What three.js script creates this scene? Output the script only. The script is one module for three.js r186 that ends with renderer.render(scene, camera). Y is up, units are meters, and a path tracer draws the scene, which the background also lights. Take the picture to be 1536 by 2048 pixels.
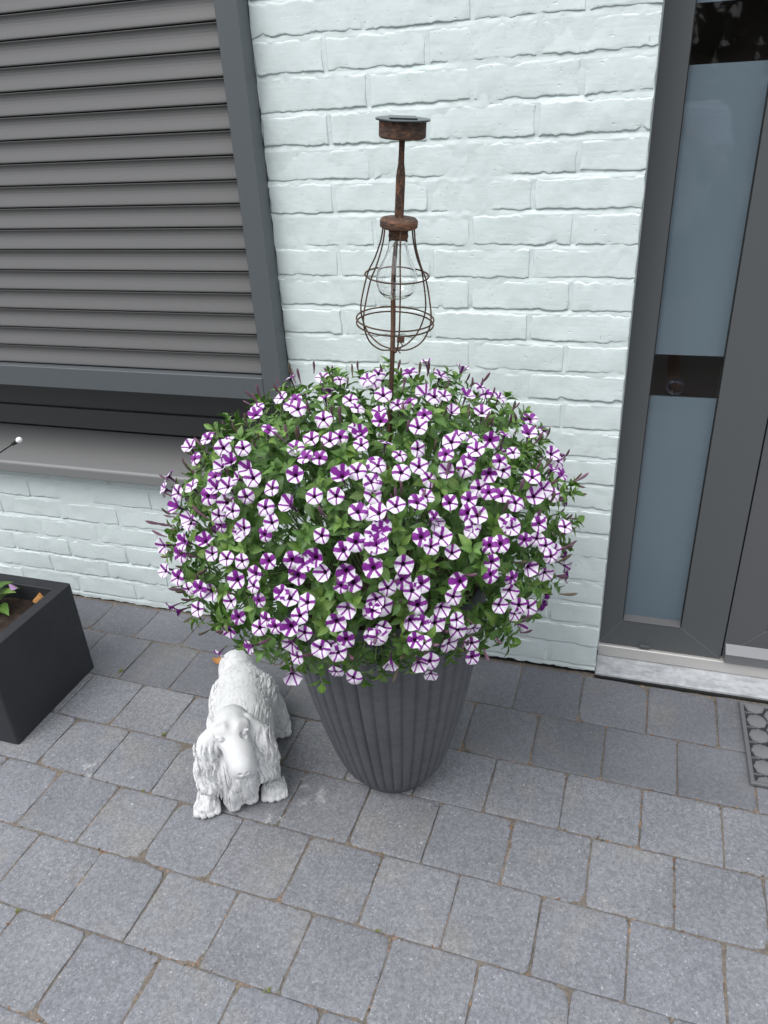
import * as THREE from 'three';
import { RoundedBoxGeometry } from 'three/addons/geometries/RoundedBoxGeometry.js';
import { mergeGeometries, mergeVertices } from 'three/addons/utils/BufferGeometryUtils.js';
import { MarchingCubes } from 'three/addons/objects/MarchingCubes.js';

// ------------------------------------------------------------------ camera, sky, sun, exposure
const scene = new THREE.Scene();
const camera = new THREE.PerspectiveCamera(67.675, 768 / 1024, 0.05, 200);
camera.position.set(-0.0022, 1.695, 2.074);
camera.rotation.order = 'YXZ';
camera.rotation.set(-0.48788, 0.32574, -0.05636);
camera.updateMatrixWorld(true);

const renderer = new THREE.WebGLRenderer({ antialias: true });
renderer.setSize(768, 1024);
renderer.toneMapping = THREE.LinearToneMapping;
renderer.toneMappingExposure = 1.93;
renderer.outputColorSpace = THREE.SRGBColorSpace;
renderer.shadowMap.enabled = true;

function overcastSky() {               // bright cloud deck, a little brighter overhead than at the horizon
  const w = 128, h = 64, d = new Float32Array(w * h * 4);
  for (let j = 0; j < h; j++) {
    const el = ((j + 0.5) / h - 0.5) * Math.PI, s = Math.max(0, Math.sin(el));
    for (let i = 0; i < w; i++) {
      const L = 0.72 * (1 + 1.8 * s) / 1.9, k = (j * w + i) * 4;
      d[k] = L * 0.965; d[k + 1] = L * 0.99; d[k + 2] = L * 1.03; d[k + 3] = 1;
    }
  }
  const t = new THREE.DataTexture(d, w, h, THREE.RGBAFormat, THREE.FloatType);
  t.mapping = THREE.EquirectangularReflectionMapping; t.magFilter = THREE.LinearFilter; t.needsUpdate = true;
  return t;
}
const skyTexture = overcastSky();
scene.background = skyTexture;
scene.environment = skyTexture;

const sun = new THREE.DirectionalLight(new THREE.Color(1, 0.975, 0.94), 0.95);
sun.position.set(-2.9, 7.6, 4.6); sun.target.position.set(-0.6, 0.4, 0.4);
sun.castShadow = true; sun.shadow.radius = 64; sun.shadow.mapSize.set(2048, 2048);
Object.assign(sun.shadow.camera, { left: -4, right: 4, top: 4, bottom: -4, near: 0.5, far: 20 });
scene.add(sun, sun.target);

// ------------------------------------------------------------------ helpers
let seed = 12345;
const rnd = () => { seed = (seed + 0x6d2b79f5) | 0; let t = Math.imul(seed ^ (seed >>> 15), 1 | seed); t = (t + Math.imul(t ^ (t >>> 7), 61 | t)) ^ t; return ((t ^ (t >>> 14)) >>> 0) / 4294967296; };
const rr = (a, b) => a + (b - a) * rnd();
const gauss = () => (rnd() + rnd() + rnd() + rnd() - 2) / 0.577 * 0.5;
const V3 = (x, y, z) => new THREE.Vector3(x, y, z);
const clamp = (x, a, b) => Math.min(b, Math.max(a, x));
const lerp = (a, b, t) => a + (b - a) * t;
const sm = (a, b, x) => { const t = clamp((x - a) / (b - a), 0, 1); return t * t * (3 - 2 * t); };
const hash3 = (x, y, z) => { let h = Math.imul(x, 374761393) ^ Math.imul(y, 668265263) ^ Math.imul(z, 2147483647 - 1640531); h = Math.imul(h ^ (h >>> 13), 1274126177); return ((h ^ (h >>> 16)) >>> 0) / 4294967296; };
function n3(x, y, z) {                 // value noise, -1..1
  const X = Math.floor(x), Y = Math.floor(y), Z = Math.floor(z); let u = x - X, v = y - Y, w = z - Z;
  u = u * u * (3 - 2 * u); v = v * v * (3 - 2 * v); w = w * w * (3 - 2 * w);
  const a = lerp(lerp(hash3(X, Y, Z), hash3(X + 1, Y, Z), u), lerp(hash3(X, Y + 1, Z), hash3(X + 1, Y + 1, Z), u), v);
  const b = lerp(lerp(hash3(X, Y, Z + 1), hash3(X + 1, Y, Z + 1), u), lerp(hash3(X, Y + 1, Z + 1), hash3(X + 1, Y + 1, Z + 1), u), v);
  return lerp(a, b, w) * 2 - 1;
}
function pn(x, y, p, s = 0) {          // tileable value noise 0..1, period p
  const X = Math.floor(x), Y = Math.floor(y); let u = x - X, v = y - Y; u = u * u * (3 - 2 * u); v = v * v * (3 - 2 * v);
  const m = (a) => ((a % p) + p) % p;
  return lerp(lerp(hash3(m(X), m(Y), s), hash3(m(X + 1), m(Y), s), u), lerp(hash3(m(X), m(Y + 1), s), hash3(m(X + 1), m(Y + 1), s), u), v);
}
const fbm2 = (u, v, p, o, s) => { let a = 0, w = 0.5, t = 0; for (let i = 0; i < o; i++) { a += w * pn(u * p, v * p, p, s + i); t += w; w *= 0.5; p *= 2; } return a / t; };

const taken = {};
const numbered = (n) => { const k = taken[n] = (taken[n] ?? -1) + 1; return k ? n + '_' + String(k).padStart(3, '0') : n; };
function shade(o) { o.castShadow = true; o.receiveShadow = true; return o; }
function mesh(name, g, m, parent) { const o = shade(new THREE.Mesh(g, m)); o.name = name; parent.add(o); return o; }
function thing(name, label, category, pos = [0, 0, 0], group) {
  const o = new THREE.Group(); o.name = numbered(name); o.position.set(...pos); o.userData = { label, category };
  if (group) o.userData.group = group; scene.add(o); return o;
}
function structure(name, label, category) { const o = new THREE.Group(); o.name = name; o.userData = { label, category, kind: 'structure' }; scene.add(o); return o; }
const std = (r, g, b, rough = 0.8, extra = {}) => new THREE.MeshStandardMaterial({ color: new THREE.Color().setRGB(r, g, b), roughness: rough, ...extra });
const phys = (r, g, b, rough = 0.8, extra = {}) => new THREE.MeshPhysicalMaterial({ color: new THREE.Color().setRGB(r, g, b), roughness: rough, ...extra });
function tex(n, fn, srgb, rep = true) {
  const d = new Uint8Array(n * n * 4), c = [0, 0, 0];
  for (let j = 0; j < n; j++) for (let i = 0; i < n; i++) { fn((i + 0.5) / n, (j + 0.5) / n, c); const k = (j * n + i) * 4; d[k] = clamp(c[0], 0, 255); d[k + 1] = clamp(c[1], 0, 255); d[k + 2] = clamp(c[2], 0, 255); d[k + 3] = 255; }
  const t = new THREE.DataTexture(d, n, n, THREE.RGBAFormat); t.magFilter = THREE.LinearFilter; t.minFilter = THREE.LinearMipmapLinearFilter; t.generateMipmaps = true;
  if (rep) t.wrapS = t.wrapT = THREE.RepeatWrapping; if (srgb) t.colorSpace = THREE.SRGBColorSpace; t.needsUpdate = true; return t;
}
function geo(pos, idx, uv) {
  const g = new THREE.BufferGeometry(); g.setAttribute('position', new THREE.Float32BufferAttribute(pos, 3));
  g.setAttribute('uv', new THREE.Float32BufferAttribute(uv ?? new Array(pos.length / 3 * 2).fill(0), 2)); g.setIndex(idx); g.computeVertexNormals(); return g;
}
function grid(nx, ny, fn, uvFn) {      // fn(u, v) -> [x, y, z]
  const pos = [], uv = [], idx = [];
  for (let j = 0; j <= ny; j++) for (let i = 0; i <= nx; i++) { const p = fn(i / nx, j / ny, i, j); pos.push(...p); uv.push(...(uvFn ? uvFn(i / nx, j / ny, p) : [i / nx, j / ny])); }
  for (let j = 0; j < ny; j++) for (let i = 0; i < nx; i++) { const a = j * (nx + 1) + i, b = a + 1, c = a + nx + 1, d = c + 1; idx.push(a, b, d, a, d, c); }
  return geo(pos, idx, uv);
}
function boxUV(g, s = 1) {             // uv in metres from the dominant axis of each face's normal
  const p = g.attributes.position, n = g.attributes.normal, uv = [];
  for (let i = 0; i < p.count; i++) { const ax = Math.abs(n.getX(i)), ay = Math.abs(n.getY(i)), az = Math.abs(n.getZ(i)); if (ay >= ax && ay >= az) uv.push(p.getX(i) * s, p.getZ(i) * s); else if (ax >= az) uv.push(p.getZ(i) * s, p.getY(i) * s); else uv.push(p.getX(i) * s, p.getY(i) * s); }
  g.setAttribute('uv', new THREE.Float32BufferAttribute(uv, 2)); return g;
}
function box(x0, x1, y0, y1, z0, z1, r = 0.002) {
  const w = x1 - x0, h = y1 - y0, d = z1 - z0, q = Math.min(r, w * 0.45, h * 0.45, d * 0.45);
  const g = r > 0 ? new RoundedBoxGeometry(w, h, d, 2, q) : new THREE.BoxGeometry(w, h, d);
  g.translate((x0 + x1) / 2, (y0 + y1) / 2, (z0 + z1) / 2); return boxUV(g);
}
function tube(pts, r, seg = 24, rad = 8) {
  return new THREE.TubeGeometry(new THREE.CatmullRomCurve3(pts), seg, r, rad);
}
const merge = (gs) => mergeGeometries(gs.map((g) => { const h = g.index ? g.toNonIndexed() : g; for (const k of Object.keys(h.attributes)) if (!['position', 'normal', 'uv'].includes(k)) h.deleteAttribute(k); return h; }));
// a photo pixel gives a direction; the depth comes from the surface it is met with
const eye = camera.position.clone(), F = 1024 / Math.tan(THREE.MathUtils.degToRad(67.675 / 2));
const rayDir = (u, v) => V3((u - 768) / F, -(v - 1024) / F, -1).applyEuler(camera.rotation).normalize();
const onPlaneY = (u, v, y) => { const d = rayDir(u, v); return eye.clone().addScaledVector(d, (y - eye.y) / d.y); };
const onPlaneZ = (u, v, z) => { const d = rayDir(u, v); return eye.clone().addScaledVector(d, (z - eye.z) / d.z); };

// ------------------------------------------------------------------ textures
const paverTexture = (base, spk) => tex(1024, (u, v, c) => {
  const f = fbm2(u, v, 5, 4, 3), m = fbm2(u, v, 160, 2, 11), fine = pn(u * 512, v * 512, 512, 21), sp = pn(u * 330, v * 330, 330, 31), dk = pn(u * 260, v * 260, 260, 41), br = fbm2(u, v, 9, 3, 51);
  let g = base + (f - 0.5) * 18 + (m - 0.5) * 44 * spk + (fine - 0.5) * 30 * spk, r = g - 1.5, b = g + 5.5;
  const s = sm(0.84, 0.97, sp) * (0.35 + 0.65 * pn(u * 40, v * 40, 40, 61)) * spk; r += s * 88; g += s * 88; b += s * 84;
  const d = sm(0.9, 0.98, dk) * spk; r -= d * 34; g -= d * 34; b -= d * 32;
  const w = sm(0.6, 0.8, br) * 4; r += w; g += w * 0.6; b -= w * 0.4;
  c[0] = r; c[1] = g; c[2] = b;
}, true);
const paverMap = paverTexture(125, 0.72), paverMapSmooth = paverTexture(108, 0.45);
const paverBump = tex(1024, (u, v, c) => { const h = 90 + 60 * fbm2(u, v, 120, 3, 7) + 60 * pn(u * 400, v * 400, 400, 9) - 60 * sm(0.86, 0.98, pn(u * 190, v * 190, 190, 19)); c[0] = c[1] = c[2] = h; });
const jointMap = tex(512, (u, v, c) => {
  const a = fbm2(u, v, 60, 3, 2), o = sm(0.62, 0.85, pn(u * 90, v * 90, 90, 14)) * sm(0.45, 0.7, fbm2(u, v, 7, 2, 24));
  c[0] = 84 + a * 52 + o * 42; c[1] = 79 + a * 48 + o * 16; c[2] = 74 + a * 44 - o * 2;
}, true);
const paintBump = tex(1024, (u, v, c) => {
  const a = fbm2(u, v, 10, 4, 5), s = fbm2(u, v * 0.999, 60, 3, 15), st = pn(u * 26, v * 200, 200, 25), pits = sm(0.93, 1, pn(u * 150, v * 150, 150, 35));
  c[0] = c[1] = c[2] = 60 + a * 70 + s * 60 + st * 16 - pits * 80;
});
const paintMap = tex(512, (u, v, c) => {
  const a = fbm2(u, v, 5, 4, 8), d = sm(0.965, 1, pn(u * 120, v * 120, 120, 18)) * 46, k = 230 + (a - 0.5) * 12 - d;
  c[0] = k - 9; c[1] = k + 1.5; c[2] = k + 2;
}, true);
const rustMap = tex(256, (u, v, c) => {
  const a = fbm2(u, v, 6, 4, 4), b = fbm2(u, v, 30, 3, 14), t = sm(0.4, 0.75, a * 0.6 + b * 0.4);
  c[0] = 76 + t * 48 + (b - 0.5) * 50; c[1] = 60 + t * 27 + (b - 0.5) * 38; c[2] = 53 + t * 12 + (b - 0.5) * 30;
}, true);
const dustMap = tex(512, (u, v, c) => { const a = fbm2(u, v, 6, 5, 61), b = fbm2(u * 0.5, v, 90, 2, 71), sc = sm(0.78, 0.9, pn(u * 12, v * 150, 150, 81)) * sm(0.5, 0.8, fbm2(u, v, 5, 2, 91)), k = 96 + (a - 0.5) * 22 + (b - 0.5) * 12 + sc * 16; c[0] = k; c[1] = k; c[2] = k; }, true);
const grainBump = tex(512, (u, v, c) => { c[0] = c[1] = c[2] = 60 + 130 * fbm2(u, v, 110, 3, 6); });
const stoneMap = tex(512, (u, v, c) => {
  const a = fbm2(u, v, 6, 5, 9), s = fbm2(u * 0.25, v, 60, 4, 19), d = sm(0.5, 0.8, s) * 20 + (fbm2(u, v, 80, 2, 29) - 0.5) * 30, st = (a - 0.5) * 34;
  c[0] = 184 - d - st; c[1] = 186 - d - st; c[2] = 190 - d - st * 1.1;
}, true);
const soilMap = tex(256, (u, v, c) => { const a = fbm2(u, v, 26, 4, 77); c[0] = 30 + a * 44; c[1] = 23 + a * 34; c[2] = 20 + a * 27; }, true);

// ------------------------------------------------------------------ materials
const M = {
  paint: new THREE.MeshStandardMaterial({ map: paintMap, bumpMap: paintBump, bumpScale: 0.0028, roughness: 0.6 }),
  pavers: [[1, 1, 1], [0.98, 0.98, 0.985], [1.02, 1.02, 1.02], [0.99, 0.99, 1.0], [1.005, 1.0, 0.99]].map((k) => new THREE.MeshStandardMaterial({ map: paverMap, bumpMap: paverBump, bumpScale: 0.0016, roughness: 0.9, color: new THREE.Color().setRGB(...k) })),
  paversSmooth: [[1, 1, 1], [0.92, 0.93, 0.95], [1.05, 1.05, 1.05]].map((k) => new THREE.MeshStandardMaterial({ map: paverMapSmooth, bumpMap: paverBump, bumpScale: 0.0007, roughness: 0.78, color: new THREE.Color().setRGB(...k) })),
  joint: new THREE.MeshStandardMaterial({ map: jointMap, roughness: 1 }),
  slat: std(0.13, 0.129, 0.13, 0.34),
  rail: std(0.097, 0.109, 0.12, 0.45),
  dark: std(0.075, 0.078, 0.081, 0.5),
  sill: std(0.215, 0.216, 0.218, 0.4, { bumpMap: grainBump, bumpScale: 0.0002 }),
  door: std(0.092, 0.099, 0.103, 0.45, { bumpMap: grainBump, bumpScale: 0.00015 }),
  doorPanel: std(0.1, 0.104, 0.112, 0.4),
  bead: std(0.1, 0.1, 0.105, 0.4),
  alu: std(0.55, 0.535, 0.515, 0.38, { metalness: 0.3 }),
  silver: std(0.22, 0.225, 0.235, 0.42, { metalness: 0.5 }),
  gasket: std(0.012, 0.012, 0.013, 0.7),
  black: std(0.012, 0.012, 0.012, 0.9),
  stone: new THREE.MeshStandardMaterial({ map: stoneMap, roughness: 0.75, bumpMap: grainBump, bumpScale: 0.0006 }),
  frosted: phys(0.123, 0.168, 0.205, 0.5, { clearcoat: 1, clearcoatRoughness: 0.03 }),
  clear: phys(0.9, 0.92, 0.92, 0.02, { transmission: 1, thickness: 0, ior: 1.5 }),
  hall: std(0.22, 0.17, 0.16, 0.9),
  planter: std(0.21, 0.225, 0.27, 0.6, { map: dustMap, bumpMap: grainBump, bumpScale: 0.0006 }),
  pot: std(0.82, 0.85, 0.98, 0.58, { map: dustMap, bumpMap: grainBump, bumpScale: 0.0003 }),
  soil: new THREE.MeshStandardMaterial({ map: soilMap, roughness: 1, bumpMap: soilMap, bumpScale: 0.008 }),
  rust: new THREE.MeshStandardMaterial({ map: rustMap, roughness: 0.82, metalness: 0.2 }),
  solar: std(0.02, 0.03, 0.035, 0.25),
  glass: phys(1, 1, 1, 0.01, { transmission: 1, thickness: 0, ior: 1.5 }),
  bulb: phys(1, 1, 1, 0.01, { transmission: 1, thickness: 0.0015, ior: 1.48 }),
  rubber: std(0.03, 0.03, 0.032, 0.6),
  pad: std(0.17, 0.173, 0.182, 0.7, { bumpMap: grainBump, bumpScale: 0.0008 }),
};

// ------------------------------------------------------------------ ground
const ground = structure('ground', 'bare ground spreading out beyond the paved strip', 'ground');
mesh('ground_sheet', grid(2, 2, (u, v) => [(u - 0.5) * 160, -0.035, 79 - v * 158 + 0 - 0.0], (u, v) => [u * 160, v * 160]), std(0.1, 0.105, 0.1, 0.95), ground);

const paving = structure('pavement', 'grey concrete paving stones laid in rows along the house', 'pavement');
const rowZ = [-0.012, 0.232, 0.448, 0.648, 0.849, 1.05, 1.25, 1.452, 1.655, 1.857, 2.06, 2.262];
const rowX = [-0.035, 0.047, -0.049, 0.031, -0.072, 0.015, -0.085, 0.02, -0.06, 0.04, -0.03];
const skew = 0.027;
function paverGeometry(w, d, id) {     // tumbled stone: soft worn edges, chipped corners
  const n = 12, xs = [], zs = [];
  const edge = (L) => { const a = [0, 0.001, 0.0035, 0.011]; const out = [...a]; for (let i = 1; i < n - 6; i++) out.push(lerp(0.011, L - 0.011, i / (n - 6))); return [...out, L - 0.011, L - 0.0035, L - 0.001, L]; };
  const ex = edge(w), ez = edge(d), drop = (t, L) => { const q = Math.min(t, L - t); return q < 0.011 ? Math.pow(1 - q / 0.011, 3) * 0.0026 : 0; };
  const chips = [0, 1, 2, 3].map((i) => 0.003 + 0.012 * Math.pow(hash3(id, i, 5), 5));
  const g = grid(ex.length + 1, ez.length + 1, (u, v, i, j) => {
    const ii = clamp(i - 1, 0, ex.length - 1), jj = clamp(j - 1, 0, ez.length - 1); let x = ex[ii], z = ez[jj];
    const skirt = i === 0 || j === 0 || i === ex.length + 1 || j === ez.length + 1;
    let y = -Math.max(drop(x, w), drop(z, d));
    const cx = Math.min(x, w - x), cz = Math.min(z, d - z), r = chips[(x > w / 2 ? 1 : 0) + (z > d / 2 ? 2 : 0)];
    const nx = n3(x * 30 + id * 7.3, z * 30, 1.5) * 0.0018, nz = n3(x * 30, z * 30 + id * 3.1, 8.5) * 0.0018;
    if (cx + cz < r * 1.6) { const k = (r * 1.6 - cx - cz) / 2; x += x < w / 2 ? k : -k; z += z < d / 2 ? k : -k; y -= 0.004; }
    if (cx < 0.012) x += nx + n3(z * 90, id, 4) * 0.0008; if (cz < 0.012) z += nz + n3(x * 90, id, 14) * 0.0008;
    y += n3(x * 14 + id, z * 14, id) * 0.0007;
    if (skirt) y = -0.028;
    return [x - w / 2, y, z - d / 2];
  }, (u, v, p) => { const ox = hash3(id, 1, 1), oz = hash3(id, 2, 1); return id % 2 ? [p[0] + ox, p[2] + oz] : [p[2] + ox, -p[0] + oz]; });
  const p = g.attributes.position; const idx = g.index.array; for (let i = 0; i < idx.length; i += 3) { const t = idx[i + 1]; idx[i + 1] = idx[i + 2]; idx[i + 2] = t; }
  g.computeVertexNormals(); return g;
}
let paverId = 0;
for (let r = 0; r < rowX.length; r++) {
  const x0 = -2.75, x1 = 1.75, pitch = 0.2016;
  let k = Math.ceil((x0 - rowX[r]) / pitch);
  for (; rowX[r] + k * pitch < x1; k++) {
    const xa = rowX[r] + k * pitch + 0.0014, xb = rowX[r] + (k + 1) * pitch - 0.0014, xm = (xa + xb) / 2;
    const za = rowZ[r] + skew * xm + (r ? 0.0016 : 0), zb = rowZ[r + 1] + skew * xm - 0.0016;
    const start = r === 0 ? 0.006 + (xm > -0.05 ? 0.012 : 0) : za;
    const o = mesh('paver', paverGeometry(xb - xa + rr(-0.002, 0.0005), zb - start + rr(-0.0015, 0.0015), paverId), (r < 2 ? M.paversSmooth[Math.floor(rnd() * 3)] : M.pavers[Math.floor(rnd() * 5)]), paving);
    o.position.set(xm, rr(-0.0015, 0.0012), (start + zb) / 2); o.rotation.set(rr(-0.004, 0.004), -skew + rr(-0.006, 0.006), rr(-0.004, 0.004)); paverId++;
  }
}
mesh('joint_sand', grid(220, 110, (u, v) => { const x = lerp(-2.8, 1.8, u), z = lerp(2.3, -0.03, v); return [x, -0.0042 + 0.0018 * n3(x * 9, z * 9, 3) + 0.0018 * n3(x * 60, z * 60, 7), z]; }, (u, v, p) => [p[0] * 3, p[2] * 3]), M.joint, paving);

{ // whitish lime bloom on a few stones
  const al = tex(128, (u, v, c) => { const r = Math.hypot(u - 0.5, v - 0.5) * 2, k = sm(0.42, 0.75, fbm2(u, v, 5, 4, 44) * 0.75 + fbm2(u, v, 24, 2, 46) * 0.35) * sm(1, 0.35, r) * 150; c[0] = c[1] = c[2] = k; }, false, false);
  const bm = std(0.55, 0.56, 0.58, 0.95, { alphaMap: al, transparent: true });
  for (const [u, v, s, t] of [[632, 1598, 0.16, 0.4], [178, 1540, 0.13, 1.9], [545, 1640, 0.1, 3.1], [610, 1570, 0.09, 5]]) { const p = onPlaneY(u, v, 0), g = new THREE.PlaneGeometry(s, s * 0.8); g.rotateX(-Math.PI / 2); const o = mesh('lime_bloom', g, bm, paving); o.position.set(p.x, 0.0042, p.z); o.rotation.y = t; o.castShadow = false; }
}

// ------------------------------------------------------------------ house wall of painted bricks
const wall = thing('brick_wall', 'white painted brick house wall between the shutter and the door', 'wall');
const course = 0.0833, base = 0.03;
const mortar = (x0, x1, n0, n1, yBottom, s) => {   // struck joints: flush at the brick below, set back under the brick above
  const nx = Math.round((x1 - x0) / 0.007), ys = [yBottom];
  for (let n = n0; n < n1; n++) { const y0 = base + n * course; for (const d of [-0.0135, -0.0105, -0.0075, -0.005, -0.0025, -0.0002, 0.012, 0.035, 0.058]) if (y0 + d > yBottom + 0.002) ys.push(y0 + d); }
  return grid(nx, ys.length - 1, (u, v, i, j) => {
    let x = lerp(x0, x1, u), y = ys[j];
    const q = (((y - base) / course) % 1 + 1) % 1, t = q > 0.8 ? clamp((q - 0.84) / 0.16, 0, 1) : q < 0.02 ? 1 : 0.35, fill = 0.5 + 0.5 * n3(x * 6 + s, y * 11, 2);
    const z = -0.001 - 0.0038 * t * clamp(1.3 - 1.55 * fill, 0.08, 1.1) + 0.0011 * n3(x * 80, y * 80, s) + 0.0012 * n3(x * 30, y * 30, 3 + s);
    if (i === 0 || i === nx) x += 0.002 * n3(0, y * 60, s); if (j === 0) y += 0.004 * n3(x * 40, 3, s) + 0.003 * n3(x * 120, 5, s); else if (q > 0.8) y += 0.001 * n3(x * 50, y * 50, 9);
    return [x, y, z];
  }, (u, v, p) => [p[0], p[1]]);
};
function brickGeometry(w, h, id) {
  const nx = Math.max(10, Math.round(w / 0.006)), ny = 9;
  const ramp = (k, n, L) => k <= 1 ? 0 : k === 2 ? 0.0022 : k === 3 ? 0.006 : k >= n - 1 ? L : k === n - 2 ? L - 0.0022 : k === n - 3 ? L - 0.006 : lerp(0.006, L - 0.006, (k - 3) / (n - 6));
  const g = grid(nx, ny, (u, v, i, j) => {
    let x = ramp(i, nx, w), y = ramp(j, ny, h);
    const ex = Math.min(x, w - x), ey = Math.min(y, h - y), e = Math.min(ex, ey);
    let z = e < 0.006 ? -Math.pow(1 - e / 0.006, 2) * 0.0012 : 0;
    z += 0.0013 * n3(x * 22 + id * 3.7, y * 30, id) + 0.0005 * n3(x * 90, y * 90, id);
    const chip = sm(0.52, 0.85, n3(x * 34 + id * 11, y * 34, id + 0.5));
    if (ey < 0.008) { y += (y < h / 2 ? 1 : -1) * (0.0022 * n3(x * 22 + id, 3, id) + 0.0018 * n3(x * 75, 9, id) + 0.0012 * n3(x * 160, 9, id) + 0.006 * chip); z -= 0.0012 * chip; }
    if (ex < 0.008) x += (x < w / 2 ? 1 : -1) * (0.002 * n3(7, y * 40 + id, id) + 0.003 * chip);
    if (i === 0 || j === 0 || i === nx || j === ny) z = -0.014;
    return [x - w / 2, y - h / 2, z];
  }, (u, v, p) => [p[0] * 1 + hash3(id, 3, 3), p[1] + hash3(id, 4, 4)]);
  return g;
}
let brickId = 0;
function brick(x0, x1, y0, y1) {
  const o = mesh('brick', brickGeometry(x1 - x0, y1 - y0, brickId++), M.paint, wall);
  o.position.set((x0 + x1) / 2, (y0 + y1) / 2, rr(-0.0013, 0.0009)); o.rotation.set(rr(-0.016, 0.006), rr(-0.006, 0.006), rr(-0.005, 0.005));
}
function bricks(xa, xb, n0, n1) {
  for (let n = n0; n < n1; n++) {
    const even = n % 2 === 0, pitch = 0.2645, off = even ? -0.157 : -0.263, cuts = [xa];
    for (let k = 20; k >= -14; k--) { const x = off - k * pitch + 0.005 * n3(n * 3.3, k * 1.7, 2); if (x > xa + 0.04 && x < xb - 0.04) cuts.push(x); }
    cuts.push(xb);
    const y0 = base + n * course + rr(-0.0015, 0.0015);
    for (let i = 0; i + 1 < cuts.length; i++) brick(cuts[i] + (i ? 0.006 : 0.001), cuts[i + 1] - (i + 2 < cuts.length ? 0.006 : 0), y0 + rr(-0.001, 0.001), y0 + 0.0705 + rr(-0.0015, 0.001));
  }
}
mesh('mortar', mortar(-0.985, -0.0005, 0, 29, 0.012, 1.3), M.paint, wall);
mesh('mortar', mortar(-3.2, -0.985, 0, 7, 0.004, 5.7), M.paint, wall);
bricks(-0.985, 0, 0, 28);
bricks(-3.2, -0.987, 0, 7);
mesh('wall_core', box(-0.985, 0, 0.03, 2.45, -0.3, -0.014, 0), M.paint, wall);
mesh('wall_core', box(-3.2, -0.985, 0.03, 0.6, -0.3, -0.014, 0), M.paint, wall);
mesh('upper_wall', box(-5, 3.2, 2.45, 3.6, -0.3, 0, 0), M.paint, wall);
mesh('side_wall', box(-5, -3.2, 0, 2.45, -0.3, 0, 0), M.paint, wall);
mesh('side_wall', box(1.52, 3.2, 0, 2.45, -0.3, 0, 0), M.paint, wall);
mesh('bitumen_strip', box(-3.2, 0, -0.02, 0.031, -0.2, -0.009, 0), M.black, wall);
const hall = structure('house_interior', 'dark hallway behind the glass of the door', 'interior');
{ const g = new THREE.BoxGeometry(8, 3.5, 3); g.translate(-0.9, 1.72, -1.85); const i = g.index.array; for (let k = 0; k < i.length; k += 3) { const t = i[k]; i[k] = i[k + 1]; i[k + 1] = t; } g.computeVertexNormals(); const o = mesh('room_shell', g, M.hall, hall); }

// ------------------------------------------------------------------ window with closed roller shutter
const win = thing('shuttered_window', 'wide window closed by a grey roller shutter of horizontal slats', 'window', [-2.1, 0.6, 0]);
const wl = (g) => { g.translate(2.1, -0.6, 0); return g; };
const slatShape = (() => {            // cross-section (z, y), one slat 61 mm high
  const pr = [[0.000, 0.0610], [0.0108, 0.0610], [0.0122, 0.0604], [0.0122, 0.0592], [0.0106, 0.0578], [0.0076, 0.0545], [0.0060, 0.0485], [0.0058, 0.041], [0.0070, 0.033], [0.0090, 0.025], [0.0113, 0.017], [0.0131, 0.0105], [0.0138, 0.0068], [0.0134, 0.0044], [0.0120, 0.0032], [0.0, 0.0028]];
  const s = new THREE.Shape(); pr.forEach((p, i) => (i ? s.lineTo(p[0], p[1]) : s.moveTo(p[0], p[1]))); s.lineTo(-0.004, 0.0028); s.lineTo(-0.004, 0.0006 + 0.0606); s.closePath(); return s;
})();
const slatGeo = (() => { const g = new THREE.ExtrudeGeometry(slatShape, { depth: 2.12, bevelEnabled: false }); g.rotateY(-Math.PI / 2); // extrude z -> -x ; shape x -> z
  const p = g.attributes.position; return g; })();
for (let k = 0; k < 24; k++) {
  const o = mesh('slat', slatGeo, M.slat, win); o.position.set(1.052, 0.985 - 0.6 + k * 0.0612, 0.014);
}
mesh('guide_rail', wl(box(-1.05, -0.986, 0.912, 2.45, -0.05, 0.055, 0.003)), M.rail, win);
mesh('guide_rail', wl(box(-3.24, -3.17, 0.912, 2.45, -0.05, 0.055, 0.003)), M.rail, win);
mesh('bottom_rail', wl(box(-3.17, -1.0502, 0.913, 0.984, -0.03, 0.0548, 0.003)), M.rail, win);
mesh('rail_groove', wl(box(-1.0518, -1.0498, 0.985, 2.45, 0.0, 0.05, 0)), M.gasket, win);
mesh('shutter_box', wl(box(-3.2, -0.986, 2.3, 2.45, -0.25, 0.012, 0)), M.dark, win);
mesh('window_frame', wl(box(-3.2, -0.986, 0.655, 0.735, -0.28, -0.2, 0.004)), M.dark, win);
mesh('window_sash', wl(box(-3.2, -0.986, 0.735, 0.82, -0.28, -0.212, 0.004)), M.dark, win);
mesh('window_glass', wl(box(-3.2, -0.986, 0.82, 2.3, -0.26, -0.24, 0)), M.black, win);
{
  const s = new THREE.Shape(); s.moveTo(-0.21, 0.646); s.lineTo(0.04, 0.622); s.absarc(0.051, 0.6105, 0.0112, 1.7, 0, true); s.lineTo(0.0622, 0.582); s.lineTo(0.058, 0.578); s.lineTo(0.054, 0.582); s.lineTo(0.053, 0.606); s.lineTo(0.04, 0.614); s.lineTo(-0.21, 0.63); s.closePath();
  const g = new THREE.ExtrudeGeometry(s, { depth: 2.21, bevelEnabled: false, curveSegments: 6 }); g.rotateY(-Math.PI / 2); g.translate(-0.99, 0, 0);
  boxUV(g); mesh('window_sill', wl(g), M.sill, win);
}

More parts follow.
